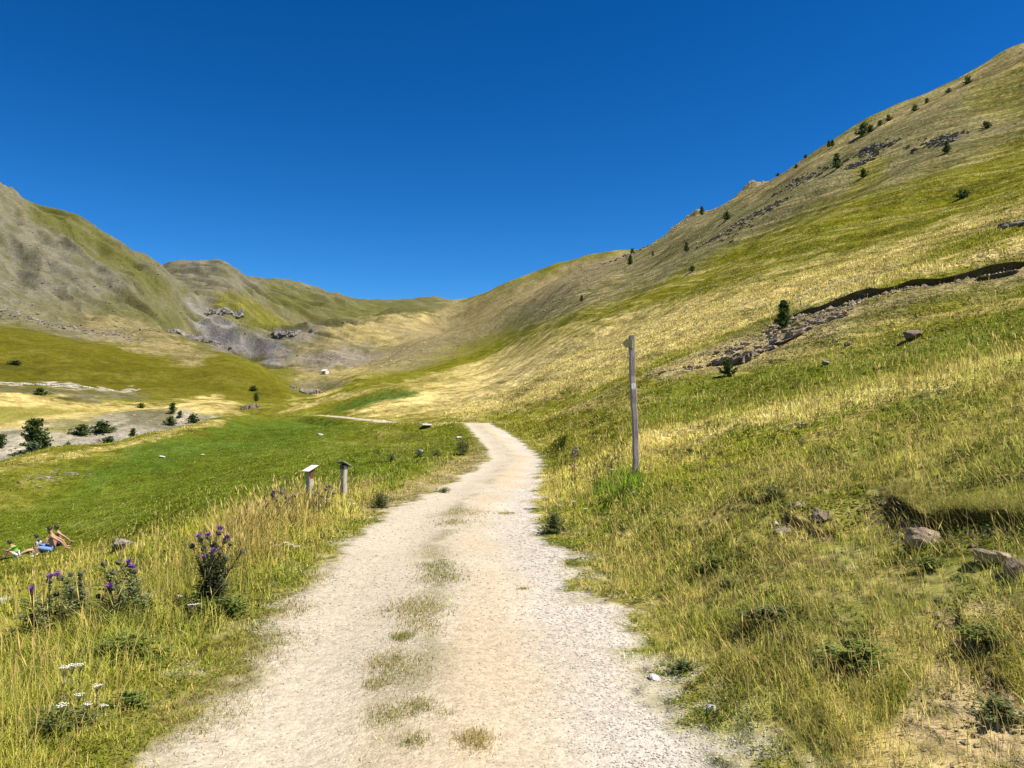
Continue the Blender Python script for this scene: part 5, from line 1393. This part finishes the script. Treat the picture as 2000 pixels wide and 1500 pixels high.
thistle('lone thistle with faded purple tops right of the track bend', 1123, 944, 18,
        [(1119, 884, 0, 'open'), (1125, 880, .1, 'open'), (1122, 890, .1, 'open'), (1133, 874, .1, 'bud'), (1114, 907, 0, 'bud'), (1128, 888, .1, 'bud')], 14, M_TDRY, 17, True, .036, .1, .18)

M_WHITEFL = mat_simple('white_florets', (.58, .57, .48), (.72, .71, .62), 60)
def yarrow(label, px, py, r, seed, wd=.045):
    rg = random.Random(seed); wd = wd * .72; q0 = P(px, py, r); z0 = hgt(q0.x, q0.y)
    b = Vector((q0.x, q0.y, z0)); h = max(.12, q0.z - z0)
    t = thing('yarrow', label, 'flower', b, 0, 'white yarrow flowers in the grass')
    bs = bmesh.new(); fork = Vector((0, 0, h * .8)); tube(bs, [Vector((rg.gauss(0, .03), rg.gauss(0, .03), -.02)), Vector((0, 0, h * .5)), fork], .0025, .0018, 4)
    bf = bmesh.new()
    for k in range(17):
        a = 2.4 * k; rad = wd * math.sqrt(k / 17); p = Vector((math.cos(a) * rad, math.sin(a) * rad, h + rg.uniform(-.005, .005) - rad * rad * 2))
        tube(bs, [fork, fork.lerp(p, .6), p], .0011, .0009, 3)
        bmesh.ops.create_icosphere(bf, subdivisions=1, radius=wd * .21, matrix=Matrix.Translation(p) @ Matrix.Diagonal((1, 1, .45, 1)))
    for k in range(9):
        a = rg.uniform(0, 6.28); z = h * rg.uniform(.1, .75)
        spiny_leaf(bs, Vector((0, 0, z)), Vector((math.cos(a), math.sin(a), .5)), .07, .014, rg)
    bm_obj('stem', bs, M_STEM, t); bm_obj('umbel', bf, M_WHITEFL, t, True)
for k, (px, py, r, lab, wd) in enumerate((
    (121, 1376, 4.75, 'brightest white flower above the dark weed at the lower left', .04), (140, 1299, 5.2, 'left one of the two touching white flowers in the left verge', .04), (156, 1297, 5.25, 'right one of the two touching white flowers in the left verge', .035),
    (124, 1303, 5.15, 'smaller white flower just left of the two touching ones', .035), (154, 1356, 4.95, 'white flower halfway between the touching pair and the brightest one', .035), (171, 1374, 4.9, 'white flower on a short stalk right of the brightest one', .03),
    (203, 1378, 4.95, 'lowest right white flower of the near left verge', .03), (190, 1338, 5.1, 'pale drooping flower at the border of verge and track', .035),
    (352, 1163, 7.7, 'small white flower left under the tall dark thistle', .04), (372, 1184, 7.4, 'white flower left of the base of the tall dark thistle', .04), (385, 1189, 7.4, 'white flower touching the base of the tall dark thistle', .04),
    (558, 1085, 10.6, 'topmost of the white flowers in the middle of the verge', .06), (540, 1096, 10.4, 'left one of the white flowers in the middle of the verge', .05), (566, 1096, 10.5, 'broad white flower under the topmost mid verge one', .06), (578, 1104, 10.4, 'rightmost white flower in the middle of the verge', .06),
    (640, 993, 16.2, 'creamy flower left of the cream group by the track', .075), (664, 1000, 15.8, 'creamy flower in front of the dark panel reading post', .08), (683, 994, 16.2, 'highest creamy flower of the group by the track', .08), (690, 1006, 15.6, 'lowest creamy flower of the group by the track', .08),
    (1092, 987, 12.3, 'white flower above the dark green weed right of the track', .05), (1120, 979, 12.8, 'white flower right of the one above the dark green weed', .05), (1143, 993, 12.0, 'white flower in the green grass below the signpost', .05), (1195, 917, 14.8, 'pale flat flower left of the signpost foot', .06), (1237, 962, 13.2, 'white flower below the signpost foot', .04))):
    yarrow(lab, px, py, r, 40 + k, wd)

def weed(label, px, py, r, h, wf, mat, var, nleaf, size, group='leafy weeds near the track'):
    crown, tm = plant_proto('bush', mat, int(nleaf * 3.2), size * .44, var)
    t = thing('leafy_weed', label, 'weed', at(px, py, r), var * 1.3, group)
    t.scale = (h * wf * 1.15, h * wf * 1.15, h * .8)
    link('leaves', crown, t); link('stalks', tm, t)
for k, (px, py, r, h, wf, mat, nl, sz, lab) in enumerate((
    (1680, 1296, 5.0, .16, 2.5, M_WEED, 520, .20, 'big fresh green weed on the lower part of the right bank'),
    (1082, 1042, 11.6, .42, 1.25, M_DARKWEED, 900, .12, 'dark green weed at the right edge of the track'),
    (1392, 1112, 7.2, .17, 1.9, M_WEED, 420, .18, 'green weed in the middle of the right bank'),
    (1500, 1215, 5.8, .15, 2.6, M_DARKWEED, 520, .17, 'sprawling dark weed between the two bare soil spots'),
    (1955, 1410, 4.4, .13, 2.0, M_DARKWEED, 360, .20, 'dark weed on the bare earth at the lower right'),
    (1815, 1112, 6.2, .12, 2.2, M_WEED, 420, .19, 'yellow green weed under the flat-topped tan rock'),
    (1515, 972, 8.9, .17, 2.2, M_DARKWEED, 420, .17, 'dark low weed left of the broken turf edge'),
    (1930, 1255, 5.0, .13, 2.4, M_WEED, 420, .18, 'yellowish weed at the right border of the bank'),
    (1335, 1312, 5.2, .10, 2.4, M_DARKWEED, 360, .18, 'low tuft of weed beside the white gravel'),
    (250, 1380, 5.2, .12, 2.3, M_WEED, 420, .18, 'small green weed between left verge and track'),
    (110, 1440, 4.6, .20, 2.0, M_DARKWEED, 620, .15, 'dark leafy weed under the brightest white flower'),
    (240, 1290, 5.8, .26, 2.2, M_WEED, 800, .13, 'deep green weed at the foot of the green thistles'),
    (440, 1200, 7.2, .22, 2.2, M_WEED, 700, .14, 'green weed round the foot of the tall dark thistle'),
    (820, 893, 42, .62, 1.1, M_DARKWEED, 420, .13, 'tall dark weed beside the white stone in the meadow'),
    (852, 893, 43, .58, 1.3, M_DARKWEED, 420, .13, 'tall dark weed right of the one beside the white stone'),
    (765, 901, 38, .42, 1.3, M_DARKWEED, 420, .13, 'dark weed left of the white stone in the meadow'),
    (905, 889, 44, 1.05, .85, M_DARKWEED, 520, .12, 'tallest weed on the left shoulder of the track bend'),
    (745, 992, 19.5, .42, 1.2, M_DARKWEED, 520, .13, 'bushy weed between the reading posts and the track'),
    (865, 962, 20, .2, 2.2, M_WEED, 300, .16, 'yellow green weed on the worn ground left of the track'),
    (1420, 1150, 6.6, .12, 2.2, M_DARKWEED, 320, .18, 'small dark weed below the green weed of the right bank'))):
    weed(lab, px, py, r, h, wf, mat, k, nl, sz)

# ------------------------------------------------------------------ tufts on the crown of the track and roots hanging from the turf edge
def tufts():
    X, Y, Z, L, W, Cc = [], [], [], [], [], []
    for px, py, rad, n, dry in ((785, 1245, .10, 420, .3), (862, 1128, .30, 900, .45), (855, 1105, .25, 500, .4), (800, 1185, .24, 900, .75), (830, 1200, .2, 500, .6), (820, 1225, .2, 500, .6), (750, 1290, .16, 420, .6), (765, 1300, .18, 420, .7), (785, 1318, .2, 420, .5),
                            (735, 1338, .10, 300, .5), (757, 1398, .14, 600, .5), (815, 1380, .11, 420, .5), (810, 1447, .08, 260, .5), (928, 1447, .10, 700, 1.0), (1020, 1150, .06, 120, .4), (905, 1000, .5, 500, .6), (885, 1020, .4, 400, .7), (985, 1003, .2, 200, .5), (870, 1395, .06, 100, .6),
                            (560, 1190, .25, 700, .6), (520, 1255, .3, 900, .6), (470, 1290, .3, 900, .6), (420, 1350, .25, 800, .7), (400, 1400, .25, 800, .8), (600, 1130, .25, 500, .6), (330, 1420, .3, 900, .7), (480, 1225, .2, 500, .5)):
        p = at(px, py, 1.65 * F / (py - 830)); g = RNG.normal(0, 1, (n, 2)) * rad * np.array((.55, .8))
        X.append(p.x + g[:, 0]); Y.append(p.y + g[:, 1]); L.append(RNG.uniform(.015, .055, n) * (1 if rad > .07 else .7)); W.append(np.full(n, max(.003, .0007 * p.y)))
        d = RNG.random(n)[:, None] < dry; w_ = RNG.random(n)[:, None]
        Cc.append(np.where(d, GOLDEN * 1.1 * w_ + np.array((.33, .27, .13)) * (1 - w_), np.array((.17, .20, .05)) * w_ + FRESH * (1 - w_)) * RNG.uniform(.7, 1.2, (n, 1)))
    X, Y = np.concatenate(X), np.concatenate(Y)
    make_blades('track_tufts', X, Y, height(X, Y) - .004, np.concatenate(L), np.concatenate(W), np.concatenate(Cc), 1.6)
tufts()
def hanging():
    pl = SCARPS[1][0]; n = 2600
    t = RNG.random(n) * (len(pl) - 1); i = np.minimum(t.astype(int), len(pl) - 2); f = (t - i)[:, None]
    p = pl[i] * (1 - f) + pl[i + 1] * f
    e = pl[i + 1] - pl[i]; e /= np.linalg.norm(e, axis=1)[:, None]; nrm = np.stack([e[:, 1], -e[:, 0]], 1)
    p = p + nrm * RNG.uniform(-.05, .16, n)[:, None]
    x, y, z, col, gh, gd, gs, gv, edge = ground_at(p[:, 0], p[:, 1])
    w_ = RNG.random(n)[:, None]
    make_blades('turf_fringe', x, y, z - .01, RNG.uniform(.06, .24, n), np.full(n, .0035), (STRAW * .8 * w_ + FRESH * (1 - w_)) * RNG.uniform(.6, 1.2, (n, 1)), 2.0, 3)
hanging()

def clods():
    X, Y, Z, S, Cc = [], [], [], [], []
    for k, n, smin, smed, c in ((1, 900, .006, .016, (.20, .145, .085)), (2, 260, .005, .012, (.20, .145, .085)), (3, 300, .005, .012, (.26, .19, .11)), (0, 1500, .03, .075, (.27, .21, .13))):
        pl, h, fall, wid, over = SCARPS[k]
        t = RNG.random(n) * (len(pl) - 1); i = np.minimum(t.astype(int), len(pl) - 2); f = (t - i)[:, None]
        p = pl[i] * (1 - f) + pl[i + 1] * f; e = pl[i + 1] - pl[i]; e /= np.linalg.norm(e, axis=1)[:, None]; nrm = np.stack([e[:, 1], -e[:, 0]], 1)
        p = p - nrm * (np.abs(RNG.normal(0, 1, n)) * fall * .45 + wid * .3)[:, None]
        z, d, wd, ox, oy, soil = height(p[:, 0], p[:, 1], True)
        X.append(p[:, 0] + ox); Y.append(p[:, 1] + oy); Z.append(z); S.append(smin + RNG.exponential(smed - smin, n)); Cc.append(np.array(c) * RNG.uniform(.55, 1.5, (n, 1)))
    chips('clods', np.concatenate(X), np.concatenate(Y), np.concatenate(Z), np.concatenate(S), np.concatenate(Cc), M_STONE, .8)
clods()

# ------------------------------------------------------------------ the people resting in the meadow
M_SKIN = mat_simple('tanned_skin', (.42, .23, .14), (.50, .29, .18), 12, .55, .3, .05, .003)
M_SKINL = mat_simple('light_skin', (.52, .33, .23), (.60, .39, .28), 12, .55, .3, .05, .003)
M_HAIR = mat_simple('dark_hair', (.015, .011, .009), (.045, .032, .025), 40, .6, .3, .4, .004)
M_EYE = mat_simple('eyes', (.03, .02, .02), (.06, .05, .05), 20, .3, .5)
M_GREEN = mat_simple('green_cloth', (.16, .40, .05), (.24, .50, .08), 14, .85, .1, .3, .004)
M_WHITE = mat_simple('white_cloth', (.66, .62, .62), (.78, .75, .75), 14, .85, .1, .3, .004)
M_NAVY = mat_simple('navy_cloth', (.05, .07, .11), (.09, .12, .17), 14, .85, .1, .3, .004)
M_DENIM = mat_simple('blue_denim', (.12, .21, .40), (.21, .33, .56), 30, .9, .1, .3, .004)
M_BLACKC = mat_simple('dark_cloth', (.025, .025, .03), (.05, .05, .055), 14, .85, .1, .3, .004)
M_SHOE = mat_simple('white_shoe', (.66, .64, .60), (.78, .76, .72), 14, .7, .2, .2, .003)

def skin_mesh(name, verts, edges, mats, root=0, sub=1):
    """continuous tapered surface grown round a skeleton"""
    me = bpy.data.meshes.new(name + '_bones'); me.from_pydata([v[:3] for v in verts], edges, [])
    o = bpy.data.objects.new(name + '_bones', me); COL.objects.link(o)
    sk = o.modifiers.new('skin', 'SKIN'); sk.use_smooth_shade = True
    d = me.skin_vertices[0].data
    for i, v in enumerate(verts):
        d[i].radius = (v[3], v[4] if len(v) > 4 else v[3]); d[i].use_root = (i == root)
    ss = o.modifiers.new('sub', 'SUBSURF'); ss.levels = sub; ss.render_levels = sub
    dg = bpy.context.evaluated_depsgraph_get()
    out = bpy.data.meshes.new_from_object(o.evaluated_get(dg)); out.name = name
    bpy.data.objects.remove(o); bpy.data.meshes.remove(me)
    out.materials.clear()
    for m in mats: out.materials.append(m)
    return out

def add_to(me, bm2, slot):
    bm = bmesh.new(); bm.from_mesh(me)
    for f in bm2.faces: f.material_index = slot; f.smooth = True
    tmp = bpy.data.meshes.new('tmp'); bm2.to_mesh(tmp); bm2.free(); bm.from_mesh(tmp); bpy.data.meshes.remove(tmp)
    bm.to_mesh(me); bm.free()

def person(label, px, py, r, scale, face, J, skin, clothes, hair='short', shoes=None, cap=None, beard=False, glasses=False, slope=.2):
    b = at(px, py, r) + Vector((0, 0, .04))
    t = thing('person', label, 'person', b, 0, 'people sitting in the meadow')
    t.rotation_euler = (0, slope, face); t.scale = (scale,) * 3
    V = Vector
    pel, chest, neck, head = V(J['pelvis']), V(J['chest']), V(J['neck']), V(J['head'])
    verts, edges, idx = [], [], {}
    def add(k, p, r, par=None, r2=None):
        idx[k] = len(verts); verts.append((p[0], p[1], p[2], r, r2 or r))
        if par is not None: edges.append((idx[par], idx[k]))
    add('pel', pel, .125, None, .15); add('waist', pel.lerp(chest, .5), .105, 'pel', .14); add('chest', chest, .12, 'waist', .17); add('nb', chest.lerp(neck, .75), .075, 'chest', .10)
    add('neck', neck, .05, 'nb'); up = (head - neck).normalized(); fw = V((1, 0, 0)); fw = (fw - up * fw.dot(up)).normalized()
    add('jaw', head - up * .055 + fw * .02, .062, 'neck'); add('skull', head + up * .025 - fw * .01, .088, 'jaw'); add('crown', head + up * .085 - fw * .01, .055, 'skull')
    for s, q in ((1, 'l'), (-1, 'r')):
        sh = chest.lerp(neck, .45) + V((0, s * .165, 0)); el, ha = V(J['elbow_' + q]), V(J['hand_' + q])
        add('sh' + q, sh, .058, 'nb'); add('ua' + q, sh.lerp(el, .5), .047, 'sh' + q); add('el' + q, el, .040, 'ua' + q); add('fa' + q, el.lerp(ha, .45), .036, 'el' + q); add('wr' + q, ha, .025, 'fa' + q)
        d = (ha - el).normalized(); fd = V(J.get('fingers_' + q, d)).normalized()
        palm = ha + fd * .07; add('pa' + q, palm, .024, 'wr' + q, .036)
        sd = fd.cross(V((0, 0, 1))); sd = sd.normalized() if sd.length > .1 else V((0, 1, 0)); dn = V((0, 0, -1)); dn = (dn - fd * dn.dot(fd)) * .35
        for k, L in enumerate((.062, .072, .068, .052)):
            o = sd * (k - 1.5) * .019
            add('f%d%s' % (k, q), palm + fd * .035 + o, .0095, 'pa' + q); add('g%d%s' % (k, q), palm + fd * (.035 + L * .55) + o + dn * .02, .0085, 'f%d%s' % (k, q)); add('h%d%s' % (k, q), palm + fd * (.035 + L) + o + dn * .055, .0075, 'g%d%s' % (k, q))
        th = sd * (-.045) + fd * .01; add('t0' + q, ha + fd * .04 + sd * -.03, .0115, 'pa' + q); add('t1' + q, ha + fd * .075 + sd * -.055 + dn * .03, .0095, 't0' + q)
        hip = pel + V((.02, s * .095, -.01)); kn, an = V(J['knee_' + q]), V(J['ankle_' + q]); toe = V(J['toe_' + q])
        add('hi' + q, hip, .090, 'pel'); add('th' + q, hip.lerp(kn, .5), .078, 'hi' + q); add('kn' + q, kn, .056, 'th' + q); add('ca' + q, kn.lerp(an, .35), .054, 'kn' + q); add('an' + q, an, .036, 'ca' + q); add('to' + q, an.lerp(toe, .65), .034, 'an' + q, .04); add('te' + q, toe, .022, 'to' + q, .034)
    me = skin_mesh('body', verts, edges, [skin, M_EYE, M_HAIR], 0, 1)
    # face: nose, eyes, mouth, ears
    f = bmesh.new()
    bmesh.ops.create_icosphere(f, subdivisions=1, radius=.016, matrix=Matrix.Translation(head + fw * .095 - up * .01) @ Matrix.Diagonal((1.1, .8, 1.5, 1)))
    for s in (1, -1): bmesh.ops.create_icosphere(f, subdivisions=1, radius=.022, matrix=Matrix.Translation(head + V((0, s * .088, 0)) - fw * .005) @ Matrix.Diagonal((.8, .35, 1.3, 1)))
    add_to(me, f, 0)
    f = bmesh.new()
    for s in (1, -1): bmesh.ops.create_icosphere(f, subdivisions=1, radius=.010, matrix=Matrix.Translation(head + fw * .080 + V((0, s * .033, 0)) + up * .012))
    bmesh.ops.create_icosphere(f, subdivisions=1, radius=.012, matrix=Matrix.Translation(head + fw * .076 - up * .052) @ Matrix.Diagonal((.5, 1.7, .4, 1)))
    add_to(me, f, 1)
    link('body', me, t)
    # hair as a cap of rough locks
    hb = bmesh.new(); bmesh.ops.create_icosphere(hb, subdivisions=3, radius=.112)
    for v in list(hb.verts):
        if v.co.x > .045 and v.co.z < .035 or v.co.z < (-.03 if hair == 'short' else -.085) or (v.co.x > .02 and v.co.z < -.0): hb.verts.remove(v)
    rg = random.Random(int(px))
    Rm = Matrix((fw, up.cross(fw), up)).transposed()
    for v in hb.verts: v.co = Rm @ (v.co * (1 + rg.uniform(-.05, .07))) + head + up * .022 - fw * .012
    bmesh.ops.solidify(hb, geom=hb.faces[:], thickness=-.012)
    bm_obj('hair', hb, M_HAIR, t, True)
    if beard:
        bb = bmesh.new(); bmesh.ops.create_icosphere(bb, subdivisions=2, radius=.062, matrix=Matrix.Translation(head - up * .07 + fw * .04) @ Matrix.Diagonal((.8, 1.05, .75, 1))); bm_obj('beard', bb, M_HAIR, t, True)
    if glasses:
        gb = bmesh.new()
        for s in (1, -1): bmesh.ops.create_icosphere(gb, subdivisions=1, radius=.03, matrix=Matrix.Translation(head + up * .105 + fw * .065 + V((0, s * .036, 0))) @ Matrix.Diagonal((.5, 1, .8, 1)))
        box_bm(gb, head + up * .105 + fw * .07, (.012, .03, .012)); bm_obj('sunglasses', gb, M_SHOE, t)
    if cap:
        cb = bmesh.new(); bmesh.ops.create_uvsphere(cb, u_segments=16, v_segments=10, radius=.122)
        for v in list(cb.verts):
            if v.co.z < -.005: cb.verts.remove(v)
        for v in cb.verts: v.co = Rm @ v.co + head + up * .03 - fw * .01
        bmesh.ops.create_cone(cb, cap_ends=True, segments=16, radius1=.085, radius2=.08, depth=.012, matrix=Matrix.Translation(head + up * .035 + fw * .12) @ Rm.to_4x4())
        bm_obj('cap', cb, cap, t, True)
    for nm, keys, grow, mat in clothes:
        ks = [k for k in keys if k in idx]; mp = {idx[k]: i for i, k in enumerate(ks)}
        cv = [tuple(verts[idx[k]][:3]) + (verts[idx[k]][3] * grow + .006, verts[idx[k]][4] * grow + .006) for k in ks]
        ce = [(mp[a], mp[b_]) for a, b_ in edges if a in mp and b_ in mp]
        link(nm, skin_mesh(nm, cv, ce, [mat], 0, 1), t)
    if shoes:
        for q in 'lr':
            an, toe = V(J['ankle_' + q]), V(J['toe_' + q])
            link('shoe', skin_mesh('shoe', [tuple(an.lerp(toe, -.25)) + (.046,), tuple(an.lerp(toe, .45)) + (.045, .05), tuple(toe + (toe - an).normalized() * .03) + (.032, .045)], [(0, 1), (1, 2)], [shoes], 0, 1), t)
    return t

SHORTS = ('pel', 'hil', 'thl', 'knl', 'hir', 'thr', 'knr'); TEE = ('pel', 'waist', 'chest', 'nb', 'shl', 'ual', 'shr', 'uar')
FACE = math.pi + .42
hug = dict(pelvis=(0, 0, .12), chest=(.10, 0, .47), neck=(.17, 0, .63), head=(.23, 0, .78), elbow_l=(.33, .24, .40), elbow_r=(.33, -.24, .40), hand_l=(.50, .10, .50), hand_r=(.50, -.10, .50), fingers_l=(.6, -.6, -.2), fingers_r=(.6, .6, -.2),
           knee_l=(.43, .15, .46), knee_r=(.40, -.17, .44), ankle_l=(.58, .12, .08), ankle_r=(.55, -.12, .08), toe_l=(.76, .12, .03), toe_r=(.73, -.12, .03))
person('child with curly dark hair in a lime green shirt hugging the knees', 34, 1088, 36.5, .82, FACE, hug, M_SKIN, [('shirt', TEE, 1.12, M_GREEN), ('shorts', ('pel', 'hil', 'thl', 'hir', 'thr'), 1.12, M_WHITE)], 'long', M_BLACKC, slope=.20)
person('girl in a white top sitting with her bare legs stretched out', 76, 1079, 36.8, .86, FACE, dict(pelvis=(0, 0, .11), chest=(-.04, 0, .47), neck=(-.01, 0, .64), head=(.03, 0, .79), elbow_l=(.02, .27, .30), elbow_r=(.02, -.27, .30), hand_l=(.20, .24, .12), hand_r=(.20, -.24, .12),
       knee_l=(.46, .10, .17), knee_r=(.46, -.10, .19), ankle_l=(.88, .09, .06), ankle_r=(.88, -.10, .06), toe_l=(.94, .10, .20), toe_r=(.94, -.11, .20)), M_SKINL, [('top', TEE, 1.12, M_WHITE), ('shorts', ('pel', 'hil', 'thl', 'hir', 'thr'), 1.1, M_BLACKC)], 'long', None, slope=.16)
person('small child in a dark cap and navy shirt leaning on the bearded man', 86, 1080, 35.8, .66, FACE, dict(hug, head=(.20, 0, .80), elbow_l=(.26, .25, .30), elbow_r=(.26, -.25, .30), hand_l=(.40, .16, .26), hand_r=(.40, -.16, .26)), M_SKINL,
       [('shirt', TEE, 1.14, M_NAVY), ('shorts', SHORTS, 1.12, M_NAVY)], 'short', None, M_NAVY, slope=.16)
person('bearded man in blue denim shorts leaning back on his arms, sunglasses on his head', 104, 1081, 35.2, 1.06, FACE, dict(pelvis=(0, 0, .13), chest=(-.08, 0, .51), neck=(-.08, 0, .70), head=(-.03, 0, .86), elbow_l=(-.36, .28, .36), elbow_r=(-.34, -.28, .36), hand_l=(-.48, .27, .09), hand_r=(-.44, -.27, .09),
       fingers_l=(-.8, .3, -.15), fingers_r=(-.8, -.3, -.15), knee_l=(.45, .14, .33), knee_r=(.42, -.16, .44), ankle_l=(.62, .13, .02), ankle_r=(.56, -.13, .06), toe_l=(.83, .13, -.02), toe_r=(.77, -.13, .0)), M_SKIN,
       [('shorts', SHORTS + ('waist',), 1.14, M_DENIM)], 'short', M_SHOE, None, True, True, slope=.2)
person('bare backed dark haired person propped on one arm behind the bearded man', 114, 1066, 38, .98, FACE + .25, dict(pelvis=(0, 0, .12), chest=(-.06, 0, .49), neck=(-.04, 0, .67), head=(0, 0, .82), elbow_l=(-.28, .27, .36), elbow_r=(.12, -.28, .32), hand_l=(-.48, .26, .10), hand_r=(.28, -.18, .22),
       fingers_l=(-.8, .3, -.15), knee_l=(.42, .15, .42), knee_r=(.42, -.15, .40), ankle_l=(.60, .13, .05), ankle_r=(.60, -.13, .05), toe_l=(.80, .13, .02), toe_r=(.80, -.13, .02)), M_SKIN, [('shorts', SHORTS, 1.12, M_BLACKC)], 'long', None, slope=.14)
